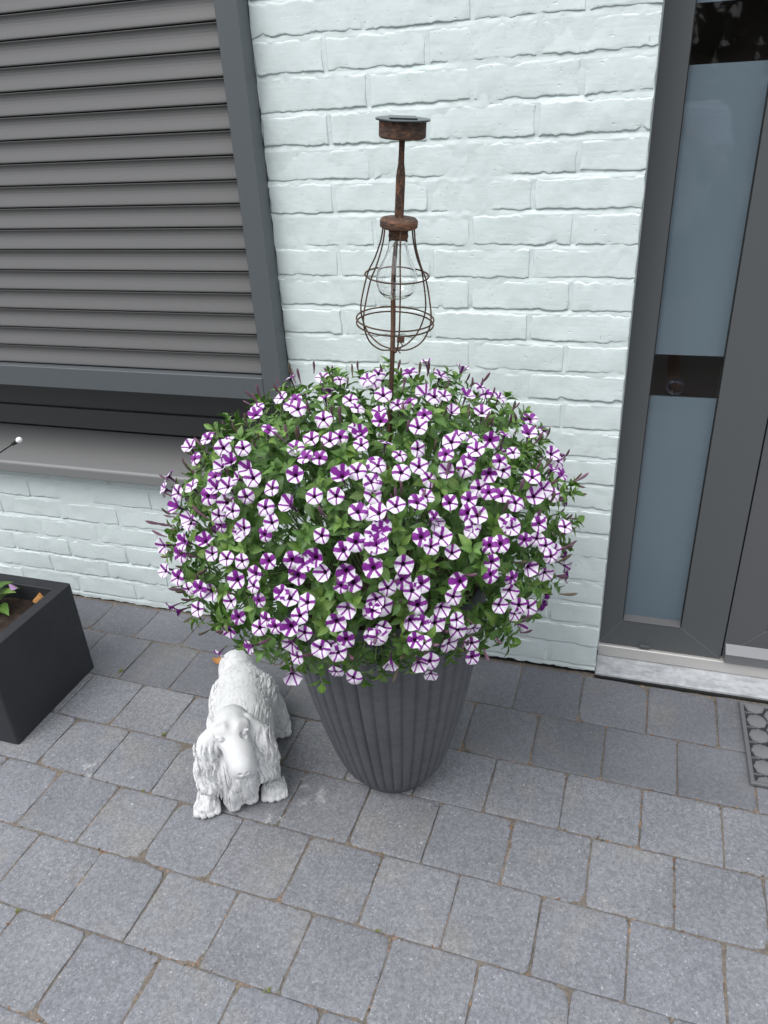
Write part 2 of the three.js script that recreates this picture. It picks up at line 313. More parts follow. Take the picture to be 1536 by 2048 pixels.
// ------------------------------------------------------------------ door: sidelight, leaf, threshold, step
const side = thing('door_sidelight', 'narrow frosted sidelight in a dark grey frame beside the front door', 'window', [0.19, 0.058, -0.11]);
const sl = (g) => { g.translate(-0.19, -0.058, 0.11); return g; };
const zF = -0.1, seamM = std(0.2, 0.2, 0.2, 0.5);
function mitre(pts, z0, z1) { const s = new THREE.Shape(pts.map((p) => new THREE.Vector2(...p))); const g = new THREE.ExtrudeGeometry(s, { depth: z1 - z0 - 0.002, bevelEnabled: true, bevelSize: 0.0009, bevelThickness: 0.001, bevelOffset: -0.001, bevelSegments: 2 }); g.translate(0, 0, z0 + 0.001); return boxUV(g); }
const FX = [0.004, 0.071, 0.2525, 0.3835], FY = [0.059, 0.16, 2.3, 2.4];
mesh('frame_stile', sl(mitre([[FX[0], FY[0]], [FX[1], FY[1]], [FX[1], FY[2]], [FX[0], FY[3]]], -0.17, zF)), M.door, side);
mesh('frame_stile', sl(mitre([[FX[3], FY[0]], [FX[3], FY[3]], [FX[2], FY[2]], [FX[2], FY[1]]], -0.17, zF)), M.door, side);
mesh('bottom_rail', sl(mitre([[FX[0], FY[0]], [FX[3], FY[0]], [FX[2], FY[1]], [FX[1], FY[1]]], -0.17, zF)), M.door, side);
mesh('top_rail', sl(mitre([[FX[0], FY[3]], [FX[1], FY[2]], [FX[2], FY[2]], [FX[3], FY[3]]], -0.17, zF)), M.door, side);
const gz = -0.122;
for (const [a, b, m, n] of [[0.16, 0.93, 'frosted', 'frosted_pane'], [0.93, 1.051, 'clear', 'clear_pane'], [1.051, 1.744, 'frosted', 'frosted_pane'], [1.744, 1.866, 'clear', 'clear_pane'], [1.866, 2.3, 'frosted', 'frosted_pane']]) {
  mesh(n, sl(m === 'clear' ? grid(1, 1, (u, v) => [lerp(FX[1], FX[2], u), lerp(a, b, v), gz]) : box(FX[1] - 0.006, FX[2] + 0.006, a, b, gz - 0.006, gz, 0)), M[m], side);
}
mesh('glazing_gasket', sl(box(FX[1] + 0.0002, FX[1] + 0.0022, FY[1], FY[2], gz, -0.104, 0)), M.gasket, side);
mesh('glazing_gasket', sl(box(FX[2] - 0.0022, FX[2] - 0.0002, FY[1], FY[2], gz, -0.104, 0)), M.gasket, side);
mesh('glazing_bead', sl((() => { const s = new THREE.Shape([[-0.122, 0.158], [-0.1, 0.158], [-0.1, 0.161], [-0.122, 0.172]].map((p) => new THREE.Vector2(...p))); const g = new THREE.ExtrudeGeometry(s, { depth: FX[2] - FX[1] - 0.005, bevelEnabled: false }); g.rotateY(-Math.PI / 2); g.translate(FX[2] - 0.0025, 0, 0); return boxUV(g); })()), M.bead, side);
mesh('drain_cap', sl(box(0.133, 0.166, 0.065, 0.0745, -0.101, -0.091, 0.0015)), M.door, side);
for (const [a, b] of [[[FX[0], FY[0]], [FX[1], FY[1]]], [[FX[3], FY[0]], [FX[2], FY[1]]]]) { const dx = b[0] - a[0], dy = b[1] - a[1], L = Math.hypot(dx, dy), g = new THREE.BoxGeometry(L * 0.985, 0.0012, 0.0008); g.rotateZ(Math.atan2(dy, dx)); g.translate((a[0] + b[0]) / 2, (a[1] + b[1]) / 2, zF + 0.0001); mesh('mitre_seam', sl(g), seamM, side); }
mesh('frame_sealant', sl(box(-0.0005, 0.0042, 0.05, 2.4, -0.13, -0.085, 0)), std(0.42, 0.45, 0.45, 0.6), side);

const leaf = thing('front_door', 'dark grey front door leaf with a silver weather bar at its foot', 'door', [0.9, 0.06, -0.12]);
const dl = (g) => { g.translate(-0.9, -0.06, 0.12); return g; };
const DX = [0.3885, 0.5, 1.3, 1.42], DY = [0.063, 0.185, 2.0, 2.12];
mesh('door_stile', dl(mitre([[DX[0], DY[0]], [DX[1], DY[1]], [DX[1], DY[2]], [DX[0], DY[3]]], -0.185, -0.106)), M.doorPanel, leaf);
mesh('door_stile', dl(mitre([[DX[3], DY[0]], [DX[3], DY[3]], [DX[2], DY[2]], [DX[2], DY[1]]], -0.185, -0.106)), M.doorPanel, leaf);
mesh('door_rail', dl(mitre([[DX[0], DY[0]], [DX[3], DY[0]], [DX[2], DY[1]], [DX[1], DY[1]]], -0.185, -0.106)), M.doorPanel, leaf);
mesh('door_rail', dl(mitre([[DX[0], DY[3]], [DX[1], DY[2]], [DX[2], DY[2]], [DX[3], DY[3]]], -0.185, -0.106)), M.doorPanel, leaf);
mesh('frosted_pane', dl(box(DX[1], DX[2], DY[1], DY[2], -0.14, -0.126, 0)), M.frosted, leaf);
mesh('glazing_bead', dl(box(DX[1] + 0.001, DX[2] - 0.001, DY[1], DY[1] + 0.012, -0.126, -0.108, 0.001)), M.bead, leaf);
{ const s = new THREE.Shape([[-0.108, 0.066], [-0.076, 0.068], [-0.076, 0.098], [-0.106, 0.118]].map((p) => new THREE.Vector2(...p))); const g = new THREE.ExtrudeGeometry(s, { depth: 1.02, bevelEnabled: true, bevelSize: 0.001, bevelThickness: 0.001, bevelSegments: 1 }); g.rotateY(-Math.PI / 2); g.translate(1.413, 0, 0); mesh('weather_bar', dl(boxUV(g)), M.silver, leaf); }
mesh('door_gasket', dl(box(0.3838, 0.3884, 0.063, 2.12, -0.17, -0.118, 0)), M.gasket, leaf);
const lintel = thing('door_frame_head', 'dark grey frame closing the door opening on top and far side', 'door frame', [0.9, 2.12, -0.14]);
mesh('head_panel', (() => { const g = box(0.3838, 1.52, 2.122, 2.45, -0.17, -0.1, 0.002); g.translate(-0.9, -2.12, 0.14); return g; })(), M.door, lintel);
mesh('head_panel', (() => { const g = box(0.004, 0.3832, 2.402, 2.45, -0.17, -0.1, 0.002); g.translate(-0.9, -2.12, 0.14); return g; })(), M.door, lintel);
mesh('far_jamb', (() => { const g = box(1.423, 1.52, 0.05, 2.12, -0.17, -0.1, 0.002); g.translate(-0.9, -2.12, 0.14); return g; })(), M.door, lintel);

const thr = thing('door_threshold', 'brushed aluminium threshold strip under the door frame', 'threshold', [0.76, 0.012, -0.12]);
mesh('strip', (() => { const g = box(0.001, 1.519, 0.0135, 0.0582, -0.2, -0.088, 0.005); g.translate(-0.76, -0.012, 0.12); return g; })(), M.alu, thr);
const step = thing('door_step', 'pale weathered stone step below the front door', 'step', [0.76, 0, -0.04]);
mesh('slab', (() => { const g = box(0.0005, 1.519, -0.03, 0.0128, -0.25, 0.004, 0.003); g.translate(-0.76, 0, 0.04); return g; })(), M.stone, step);

mesh('joint_strip', box(-0.76, 0.759, -0.02, 0.004, 0.0445, 0.053, 0), M.black, step);
{ const a = [DX[0], DY[0]], b = [DX[1], DY[1]], dx = b[0] - a[0], dy = b[1] - a[1], L = Math.hypot(dx, dy), g = new THREE.BoxGeometry(L * 0.985, 0.0012, 0.0008); g.rotateZ(Math.atan2(dy, dx)); g.translate((a[0] + b[0]) / 2, (a[1] + b[1]) / 2, -0.1059); mesh('mitre_seam', dl(g), seamM, leaf); }

// ------------------------------------------------------------------ door mat
const mat = thing('rubber_doormat', 'black rubber doormat with raised octagonal pads in front of the door', 'doormat', [0.735, 0.002, 0.205]);
{
  const W = 0.6, D = 0.336;
  mesh('base_sheet', box(-W / 2 + 0.01, W / 2 - 0.01, 0, 0.003, -D / 2 + 0.01, D / 2 - 0.01, 0), M.rubber, mat);
  const rim = [box(-W / 2, W / 2, 0, 0.0125, -D / 2, -D / 2 + 0.013, 0.004), box(-W / 2, W / 2, 0, 0.0125, D / 2 - 0.013, D / 2, 0.004), box(-W / 2, -W / 2 + 0.013, 0, 0.0125, -D / 2 + 0.011, D / 2 - 0.011, 0.004), box(W / 2 - 0.013, W / 2, 0, 0.0125, -D / 2 + 0.011, D / 2 - 0.011, 0.004)];
  const pm = std(0.13, 0.133, 0.142, 0.6);
  mesh('rim', merge(rim), pm, mat);
  const pad = (() => { const pts = [[0, 0.0105], [0.008, 0.0102], [0.016, 0.0092], [0.0245, 0.0075], [0.0278, 0.0062], [0.0288, 0.004], [0.0288, 0.0]].reverse().map((p) => new THREE.Vector2(...p)); const g = new THREE.LatheGeometry(pts, 48);
    const p = g.attributes.position; for (let i = 0; i < p.count; i++) { const x = p.getX(i), z = p.getZ(i), r = Math.hypot(x, z), a = Math.atan2(z, x), q = Math.PI / 4, m = ((a % q) + q) % q - q / 2, oct = Math.cos(q / 2) / Math.cos(m); p.setXYZ(i, x * oct, p.getY(i) + (r > 0.006 && r < 0.026 ? 0.0009 * Math.cos(a * 24) * sm(0.008, 0.02, r) : 0), z * oct); } g.computeVertexNormals(); return g; })();
  const bar = box(-0.012, 0.012, 0, 0.006, -0.0018, 0.0018, 0.0008);
  const clipped = (dz) => { const g = pad.clone(), p = g.attributes.position, lo = -D / 2 + 0.012 - dz, hi = D / 2 - 0.012 - dz; for (let i = 0; i < p.count; i++) p.setZ(i, clamp(p.getZ(i), lo, hi)); g.computeVertexNormals(); return g; };
  for (let c = 0; c < 11; c++) for (let r = 0; r < 7; r++) {
    const x = -W / 2 + 0.044 + c * 0.0512, z = -D / 2 + (c % 2 ? 0.044 : 0.012) + r * 0.0628; if (z > D / 2 - 0.004) continue;
    const o = mesh('pad', Math.abs(z) + 0.029 > D / 2 - 0.012 ? clipped(z) : pad, M.pad, mat); o.position.set(x, 0.001, z);
    if (z + 0.0314 < D / 2 - 0.014) { const b = mesh('link', bar, pm, mat); b.position.set(x - 0.02, 0.0025, z + 0.0314); }
  }
}

// ------------------------------------------------------------------ black planter box with soil and plant
const plx0 = -2.5, plx1 = -1.685, plz0 = 0.37, plz1 = 0.757;
const planter = thing('planter_box', 'matt black rectangular planter box standing by the house wall', 'planter', [(plx0 + plx1) / 2, 0, (plz0 + plz1) / 2]);
{
  const cx = (plx0 + plx1) / 2, cz = (plz0 + plz1) / 2, t = 0.037, H = 0.352, gt = (g) => { g.translate(-cx, 0, -cz); return g; };
  const outer = new THREE.Shape(); const hw = (plx1 - plx0) / 2, hd = (plz1 - plz0) / 2;
  const rrect = (s, a, b, r) => { s.moveTo(-a + r, -b); s.lineTo(a - r, -b); s.absarc(a - r, -b + r, r, -Math.PI / 2, 0); s.lineTo(a, b - r); s.absarc(a - r, b - r, r, 0, Math.PI / 2); s.lineTo(-a + r, b); s.absarc(-a + r, b - r, r, Math.PI / 2, Math.PI); s.lineTo(-a, -b + r); s.absarc(-a + r, -b + r, r, Math.PI, Math.PI * 1.5); return s; };
  rrect(outer, hw - 0.003, hd - 0.003, 0.006); outer.holes.push(rrect(new THREE.Path(), hw - t, hd - t - 0.006, 0.006));
  const g = new THREE.ExtrudeGeometry(outer, { depth: H - 0.006, bevelEnabled: true, bevelSize: 0.003, bevelThickness: 0.003, bevelSegments: 3, curveSegments: 5 }); g.rotateX(-Math.PI / 2); g.translate(0, 0.003, 0); boxUV(g);
  mesh('shell', g, M.planter, planter);
  mesh('soil', grid(60, 30, (u, v) => { const x = lerp(-hw + t - 0.002, hw - t + 0.002, u), z = lerp(hd - t, -hd + t, v); return [x, 0.292 + 0.008 * n3(x * 20, z * 20, 1) + 0.005 * n3(x * 70, z * 70, 2), z]; }, (u, v, p) => [p[0] * 2, p[2] * 2]), M.soil, planter);
}

// ------------------------------------------------------------------ leaves
function leafGeometry(w = 0.5, fold = 0.22, droop = 0.25) {   // unit length along +z, up = +y
  const st = [[0, 0.02], [0.12, 0.3], [0.32, 0.92], [0.52, 1], [0.74, 0.66], [0.9, 0.26], [1, 0.0]], pos = [], idx = [], uv = [];
  st.forEach(([t, k]) => { const y = 0.12 * Math.sin(t * 2.2) - droop * t * t, hw = k * w / 2; pos.push(-hw, y + hw * fold * 2, t, 0, y, t, hw, y + hw * fold * 2, t); uv.push(0.5 - k * 0.48, t, 0.5, t, 0.5 + k * 0.48, t); });
  for (let i = 0; i + 1 < st.length; i++) { const a = i * 3; idx.push(a, a + 3, a + 1, a + 1, a + 3, a + 4, a + 1, a + 4, a + 2, a + 2, a + 4, a + 5); }
  return geo(pos, idx, uv);
}
const leafMap = tex(128, (u, v, c) => {
  const x = Math.abs(u - 0.5) * 2, rib = sm(0.07, 0.0, x), vein = sm(0.75, 1, Math.cos((v * 9 - x * 2.4) * 6.283) * 0.5 + 0.5) * 0.6, f = fbm2(u, v, 6, 3, 3);
  c[0] = 196 + (f - 0.5) * 60 + rib * 50 + vein * 22; c[1] = 208 + (f - 0.5) * 40 + rib * 38 + vein * 18; c[2] = 186 + (f - 0.5) * 50 + rib * 50 + vein * 14;
}, true, false);
const leafTone = (r, g, b) => phys(r, g, b, 0.52, { map: leafMap, transmission: 0.32, thickness: 0, side: THREE.DoubleSide });
const LEAF = [leafTone(0.205, 0.375, 0.075), leafTone(0.16, 0.315, 0.068), leafTone(0.3, 0.47, 0.11), leafTone(0.22, 0.4, 0.085)];
const LEAFG = [leafGeometry(0.5, 0.2, 0.22), leafGeometry(0.58, 0.12, 0.4), leafGeometry(0.44, 0.3, 0.1)];
const quatFrom = (fwd, up) => { const z = fwd.clone().normalize(), x = V3().crossVectors(up, z).normalize(), y = V3().crossVectors(z, x); return new THREE.Quaternion().setFromRotationMatrix(new THREE.Matrix4().makeBasis(x, y, z)); };

{
  const c = onPlaneY(2, 1215, 0.31);
  const pl = thing('bedding_plant', 'small green bedding plant with a withered flower in the black planter', 'plant', [c.x - 0.02, 0.294, c.z]);
  mesh('stem', tube([V3(0, -0.01, 0), V3(0.005, 0.04, 0.0), V3(0.0, 0.085, 0.004)], 0.0028, 10, 6), std(0.09, 0.16, 0.05, 0.7), pl);
  for (let i = 0; i < 13; i++) {
    const a = i * 2.4 + 0.4, h = 0.015 + (i / 13) * 0.065, el = 0.15 + 0.6 * (i / 13), o = mesh('leaf', LEAFG[i % 3], LEAF[i % 3], pl);
    const d = V3(Math.cos(a) * Math.cos(el), Math.sin(el), Math.sin(a) * Math.cos(el)); o.position.set(0, h, 0); o.quaternion.copy(quatFrom(d, V3(0, 1, 0))); o.scale.setScalar(rr(0.065, 0.1));
  }
  const fl = mesh('flower_stalk', tube([V3(0, 0.07, 0), V3(0.03, 0.1, -0.015), V3(0.06, 0.098, -0.025)], 0.0012, 12, 5), std(0.14, 0.2, 0.07, 0.7), pl);
  mesh('withered_flower', grid(10, 5, (u, v) => { const a = u * 6.283, r = 0.003 + 0.008 * v; return [0.06 + Math.cos(a) * r + 0.012 * v, 0.098 - 0.016 * v + 0.004 * Math.sin(a * 5) * v, -0.025 + Math.sin(a) * r]; }), std(0.36, 0.22, 0.38, 0.8, { side: THREE.DoubleSide }), fl);
}
const dryTones = [std(0.42, 0.2, 0.06, 0.8, { side: THREE.DoubleSide }), std(0.3, 0.13, 0.05, 0.85, { side: THREE.DoubleSide })];
const curled = grid(8, 8, (u, v) => { const x = (u - 0.5) * 2, t = v, w = Math.sin(Math.PI * Math.min(1, t * 0.96 + 0.03)) * 0.5; return [x * w, 0.35 * x * x * w + 0.18 * Math.sin(t * 5) + 0.06 * n3(u * 5, v * 5, 1), t - 0.5]; });
function dryLeaf(p, s, turn, label, tone, tip = 0.2) { const o = mesh(numbered('dry_leaf'), curled, dryTones[tone], scene); o.position.copy(p); o.scale.setScalar(s); o.rotation.set(tip, turn, 0.15); o.userData = { label, category: 'leaf' }; }
dryLeaf(onPlaneY(435, 1321, 0.008), 0.034, 0.4, 'curled orange dry leaf lying behind the stone dog', 0, -0.3);
{ const p = onPlaneY(80, 1200, 0.305); dryLeaf(V3(p.x, 0.309, p.z), 0.038, 1.2, 'crumpled tan dry leaf lying on the soil in the black planter', 0, 0.5); }

{
  const b = onPlaneZ(38, 880, 0.5), q = onPlaneZ(0, 905, 0.5), dir = b.clone().sub(q).normalize(), rod0 = b.clone().addScaledVector(dir, -0.03);
  const gl = thing('stem_light', 'small white globe light on a thin black stem above the planter', 'garden light', [-2.05, 0.29, 0.5]);
  const L = (p) => p.clone().sub(gl.position);
  mesh('stem', tube([V3(0, -0.02, 0), V3(0.01, 0.3, 0), V3(0.1, 0.46, 0), L(q.clone().addScaledVector(dir, -0.06)), L(q), L(rod0)], 0.0022, 50, 6), M.black, gl);
  const s = new THREE.CylinderGeometry(0.0062, 0.0045, 0.026, 14); const so = mesh('socket', s, M.black, gl); so.position.copy(L(b.clone().addScaledVector(dir, -0.018))); so.quaternion.setFromUnitVectors(V3(0, 1, 0), dir);
  const bulb = new THREE.SphereGeometry(0.0085, 18, 14); const bo = mesh('globe', bulb, std(0.85, 0.86, 0.86, 0.35), gl); bo.position.copy(L(b)); bo.quaternion.copy(so.quaternion); bo.scale.set(1, 1.1, 1);
}

// ------------------------------------------------------------------ fluted pot
const potX = -0.533, potZ = 0.54;
const pot = thing('flower_pot', 'tall dark grey fluted flower pot tapering to a narrow foot', 'flower pot', [potX, 0, potZ]);
{
  const key = [[0, 0.107], [0.012, 0.116], [0.06, 0.148], [0.12, 0.169], [0.2, 0.19], [0.3, 0.212], [0.4, 0.231], [0.5, 0.247], [0.6, 0.259], [0.66, 0.264]];
  const rad = (y) => { for (let i = 0; i + 1 < key.length; i++) if (y <= key[i + 1][0]) { const t = (y - key[i][0]) / (key[i + 1][0] - key[i][0]); const p0 = key[Math.max(0, i - 1)][1], p1 = key[i][1], p2 = key[i + 1][1], p3 = key[Math.min(key.length - 1, i + 2)][1]; return i === 0 ? lerp(p1, p2, t) : p1 + 0.5 * t * (p2 - p0 + t * (2 * p0 - 5 * p1 + 4 * p2 - p3 + t * (3 * (p1 - p2) + p3 - p0))); } return key[key.length - 1][1]; };
  const N = 42, ny = 44;
  const body = grid(N * 10, ny, (u, v) => { const y = 0.66 * Math.pow(v, 1.25), a = u * Math.PI * 2, s = Math.abs(Math.sin(a * N / 2)), amp = 0.0088 * sm(0.012, 0.07, y) * (0.7 + 0.3 * y / 0.6), r = rad(y) - amp * Math.pow(1 - s, 1.9); return [Math.sin(a) * r, y, Math.cos(a) * r]; }, (u, v) => [u * 1.4, v * 0.7]);
  mesh('body', body, M.pot, pot);
  const rimP = [[0.24, 0.60], [0.246, 0.645], [0.25, 0.668], [0.256, 0.674], [0.266, 0.673], [0.27, 0.666], [0.27, 0.65], [0.264, 0.645]].reverse().map((p) => new THREE.Vector2(...p));
  mesh('rim', new THREE.LatheGeometry(rimP, 96), M.pot, pot);
  mesh('soil', grid(40, 12, (u, v) => { const a = -u * 6.28319, r = v * 0.246; return [Math.cos(a) * r, 0.625 + 0.006 * n3(Math.cos(a) * r * 30, Math.sin(a) * r * 30, 2), Math.sin(a) * r]; }, (u, v, p) => [p[0] * 2, p[2] * 2]), M.soil, pot);
  const foot = new THREE.CircleGeometry(0.107, 48); foot.rotateX(Math.PI / 2); foot.translate(0, 0.002, 0); mesh('foot', foot, M.pot, pot);
}

// ------------------------------------------------------------------ rusty lamp on a stake
{
  const r = V3(0.945, 0, -0.327), n = V3(0.327, 0, 0.945), B = V3(potX, 0.63, potZ).addScaledVector(r, 0.004);
  const D = V3(0, 1, 0).addScaledVector(r, 0.078).addScaledVector(n, 0.075).normalize();
  const lamp = thing('garden_lamp', 'rusty solar garden lamp with a wire cage around a clear glass bulb', 'lamp', [B.x, B.y, B.z]);
  lamp.quaternion.copy(quatFrom(n.clone().addScaledVector(D, -n.dot(D)).normalize(), D));
  const pn_ = V3().crossVectors(r, D).normalize();
  const S = (u, v) => { const d = rayDir(u, v), t = B.clone().sub(eye).dot(pn_) / d.dot(pn_); return eye.clone().addScaledVector(d, t).sub(B).dot(D); };
  const y = { cageBottom: S(780, 699), ring2: S(781, 641), ring1: S(788, 550), bulbBottom: S(790, 597), discBottom: S(794, 455), discTop: S(794, 438), socketBottom: S(793, 478), flat0: S(794, 437), flat1: S(797, 327), capBottom: S(797, 276), capTop: S(800, 240) };
  const rod = (r0, y0, y1, x = 0) => { const g = new THREE.CylinderGeometry(r0, r0, y1 - y0, 14); g.translate(x, (y0 + y1) / 2, 0); return g; };
  mesh('stake', tube([V3(-0.003, -0.12, 0), V3(-0.003, y.cageBottom - 0.1, 0), V3(-0.003, y.cageBottom, 0), V3(-0.003, y.ring2, -0.02), V3(-0.004, y.bulbBottom, -0.042), V3(-0.004, y.ring1, -0.05), V3(-0.003, lerp(y.ring1, y.discBottom, 0.6), -0.04), V3(-0.002, y.discBottom + 0.003, -0.026)], 0.0053, 80, 10), M.rust, lamp);
  mesh('stem', rod(0.0055, y.flat1 - 0.01, y.capBottom + 0.002, 0), M.rust, lamp);
  { // flattened tube between the disc and the stem
    const g = grid(24, 10, (u, v) => { const yy = lerp(y.discTop - 0.004, y.flat1 + 0.012, v), a = u * 6.28319, k = sm(0.9, 0.72, v), rx = lerp(0.0057, 0.0088, k), rz = lerp(0.0057, 0.0048, k); return [Math.cos(a) * rx, yy, -Math.sin(a) * rz]; }); mesh('flat_tube', g, M.rust, lamp);
  }
  mesh('canopy_disc', (() => { const h = y.discTop - y.discBottom; const p = [[0, y.discBottom], [0.034, y.discBottom], [0.0365, y.discBottom + 0.002], [0.0368, y.discTop - 0.003], [0.034, y.discTop + 0.001], [0.01, y.discTop + 0.003], [0, y.discTop + 0.003]].map((q) => new THREE.Vector2(...q)); return new THREE.LatheGeometry(p, 48); })(), M.rust, lamp);
  mesh('socket', (() => { const p = []; const y0 = y.socketBottom, y1 = y.discBottom; p.push([0, y0], [0.0175, y0]); for (let i = 0; i <= 4; i++) p.push([0.0185 + (i % 2) * 0.0012, lerp(y0 + 0.001, y1, i / 4)]); p.push([0, y1]); return new THREE.LatheGeometry(p.map((q) => new THREE.Vector2(...q)), 32); })(), M.rust, lamp);
  { // bulb: thin clear glass
    const y0 = y.bulbBottom, y1 = y.socketBottom, h = y1 - y0, pr = [[0, 0], [0.014, 0.012], [0.027, 0.05], [0.036, 0.14], [0.041, 0.27], [0.0415, 0.36], [0.039, 0.46], [0.033, 0.58], [0.026, 0.7], [0.0205, 0.84], [0.0185, 1]];
    const c = new THREE.CatmullRomCurve3(pr.map(([a, b]) => V3(a, y0 + b * h, 0))), gb = mesh('glass_bulb', new THREE.LatheGeometry((() => { const o = c.getPoints(40).map((q) => new THREE.Vector2(Math.max(0, q.x), q.y)); return [...o, ...o.slice().reverse().map((q) => new THREE.Vector2(Math.max(0, q.x - 0.0016), q.y + (q.x < 0.035 && q.y < y0 + 0.3 * h ? 0.0014 : 0)))]; })(), 56), M.bulb, lamp);
    mesh('bulb_stem', (() => { const a = new THREE.LatheGeometry([[0, y1 - 0.055], [0.003, y1 - 0.054], [0.0045, y1 - 0.04], [0.004, y1 - 0.02], [0.008, y1]].map((q) => new THREE.Vector2(...q)), 16); return a; })(), M.glass, gb);
  }
  const wireP = [[0.0325, y.discBottom + 0.002], [0.037, lerp(y.discBottom, y.ring1, 0.3)], [0.05, lerp(y.discBottom, y.ring1, 0.72)], [0.0625, y.ring1], [0.0745, lerp(y.ring1, y.ring2, 0.5)], [0.0785, lerp(y.ring1, y.ring2, 0.78)], [0.0772, y.ring2], [0.062, lerp(y.ring2, y.cageBottom, 0.55)], [0.034, lerp(y.ring2, y.cageBottom, 0.9)], [0.006, y.cageBottom]];
  for (let k = 0; k < 6; k++) { const a = k / 6 * 6.28319 + 0.06; mesh('cage_wire', tube(wireP.map(([q, h]) => V3(Math.sin(a) * q, h, Math.cos(a) * q)), 0.0016, 60, 7), M.rust, lamp); }
  const ring = (R, h, t) => { const g = new THREE.TorusGeometry(R, t, 8, 72); g.rotateX(Math.PI / 2); g.translate(0, h, 0); return g; };
  mesh('cage_ring', ring(0.0635, y.ring1, 0.0017), M.rust, lamp);
  mesh('cage_ring', ring(0.0795, y.ring2 + 0.004, 0.0017), M.rust, lamp);
  mesh('cage_ring', ring(0.0792, y.ring2 - 0.006, 0.0017), M.rust, lamp);
  mesh('cage_hub', new THREE.SphereGeometry(0.009, 16, 10).scale(1, 0.55, 1).translate(0, y.cageBottom, 0), M.rust, lamp);
  const lp = mesh('latch_plate', new RoundedBoxGeometry(0.015, 0.012, 0.0022, 2, 0.0008).translate(0.008, y.ring2 - 0.012, 0.0815), M.rust, lamp);
  mesh('latch_hook', tube([V3(0.008, y.ring2 - 0.018, 0.081), V3(0.012, y.ring2 - 0.024, 0.081), V3(0.008, y.ring2 - 0.031, 0.079), V3(0.005, y.ring2 - 0.037, 0.076), V3(0.009, y.ring2 - 0.043, 0.072)], 0.0012, 26, 6), M.rust, lp);
  const c0 = y.capBottom, c1 = y.capTop;
  const bc = mesh('battery_case', new THREE.LatheGeometry([[0, c0], [0.0395, c0], [0.0425, c0 + 0.002], [0.043, c0 + 0.005], [0.043, c1]].map((q) => new THREE.Vector2(...q)), 56), M.rust, lamp);
  mesh('case_lid', new THREE.LatheGeometry([[0.043, c1 - 0.001], [0.0495, c1], [0.05, c1 + 0.0015], [0.0495, c1 + 0.003], [0.042, c1 + 0.0035], [0, c1 + 0.0035]].map((q) => new THREE.Vector2(...q)), 56), M.solar, bc);
  mesh('solar_cell', new RoundedBoxGeometry(0.05, 0.0025, 0.05, 2, 0.001).translate(0, c1 + 0.0045, 0), M.solar, bc);
}

// ------------------------------------------------------------------ striped petunia
const BC = V3(-0.553, 0.813, 0.554), BA = 0.479, BU = 0.346, BD = 0.262;
const plant = thing('petunia_plant', 'big dome of purple and white striped petunias filling the fluted pot', 'plant', [BC.x, BC.y, BC.z]);
const shell = (p) => { // 1 on the dome's surface
  const d = p.clone().sub(BC), s = V3(d.x / BA, d.y / (d.y > 0 ? BU : BD), d.z / BA), l = s.length(), u = d.clone().normalize();
  return l / (1 + 0.06 * n3(u.x * 3.1 + 4, u.y * 3.1, u.z * 3.1) + 0.04 * n3(u.x * 8, u.y * 8, u.z * 8 + 3));
};
const shellNormal = (p) => { const e = 0.01, f = shell(p); return V3(shell(V3(p.x + e, p.y, p.z)) - f, shell(V3(p.x, p.y + e, p.z)) - f, shell(V3(p.x, p.y, p.z + e)) - f).normalize(); };
function pixelToShell(u, v, k) {
  const d = rayDir(u, v); let best = 9, bp = null;
  for (let t = 0.9; t < 2.9; t += 0.006) { const p = eye.clone().addScaledVector(d, t), f = shell(p); if (f < k) return p; if (f < best) { best = f; bp = p; } }
  return bp;
}
const FA = '870,315 715,375 705,430 800,525 620,655 380,590 265,645 290,725 480,780 430,840 510,590 485,655 540,745 275,905 180,955 180,1045 265,1130 380,975 440,920 515,910 655,795 685,855 585,860 810,920 510,1020 545,1075 455,1110 765,1050 805,1140 935,1035 1095,975 1240,975 970,835 1075,590 970,650 1035,710 1130,715 1200,600 1265,580 1370,525 1405,560 1410,630 1155,460 1165,310 1200,265 965,320 935,370 985,390 1385,380 1335,330 1280,840 1380,805 1480,880 1510,765 1490,970 1390,1075 1480,1080 620,1190 90,920 640,985 1150,180 1270,190 1450,190';
const FB = '95,325 290,160 400,320 470,335 545,330 710,330 815,265 845,315 65,450 75,515 280,375 200,395 400,470 355,560 600,455 820,455 115,675 220,760 355,725 360,850 60,840 230,890 20,965 635,625 740,625 595,670 775,725 555,755 720,805 990,615 880,660 1160,605 1170,500 1050,745 955,810 870,905 980,880 565,890 440,935 700,865 800,1010 865,1040 725,1095 585,1115 415,1065 350,1110 480,1225 190,1135 60,1190 90,1290 965,1060 1070,1110 1190,925 1330,760 1385,810 1335,870 1410,905 1270,1020 1345,1060 1200,1070 720,1190 790,1210 760,1290 1235,1250 1280,585 1430,1290 20,220 60,170 1000,1260 1040,1290 950,345 520,180 415,105';
const FC = '265,20 225,145 90,175 200,230 370,140 410,225 510,255 610,275 615,95 760,100 810,20 465,40 180,385 250,465 330,460 410,475 580,400 685,440 700,360 790,275 950,270 1040,280 1105,250 985,370 1145,105 1285,205 1375,150 1500,90 1500,165 1490,320 1165,350 1310,340 1270,440 1355,420 935,520 1045,550 1000,640 1030,755 315,595 535,545 585,650 530,740 720,540 770,665 730,720 830,715 940,830 980,915 660,850 950,1030 1140,860 1200,840 1255,890 1240,1020 1355,1060 1320,590 1475,610 1245,680 1490,770 1310,800 100,340 880,490 940,710 1510,530';
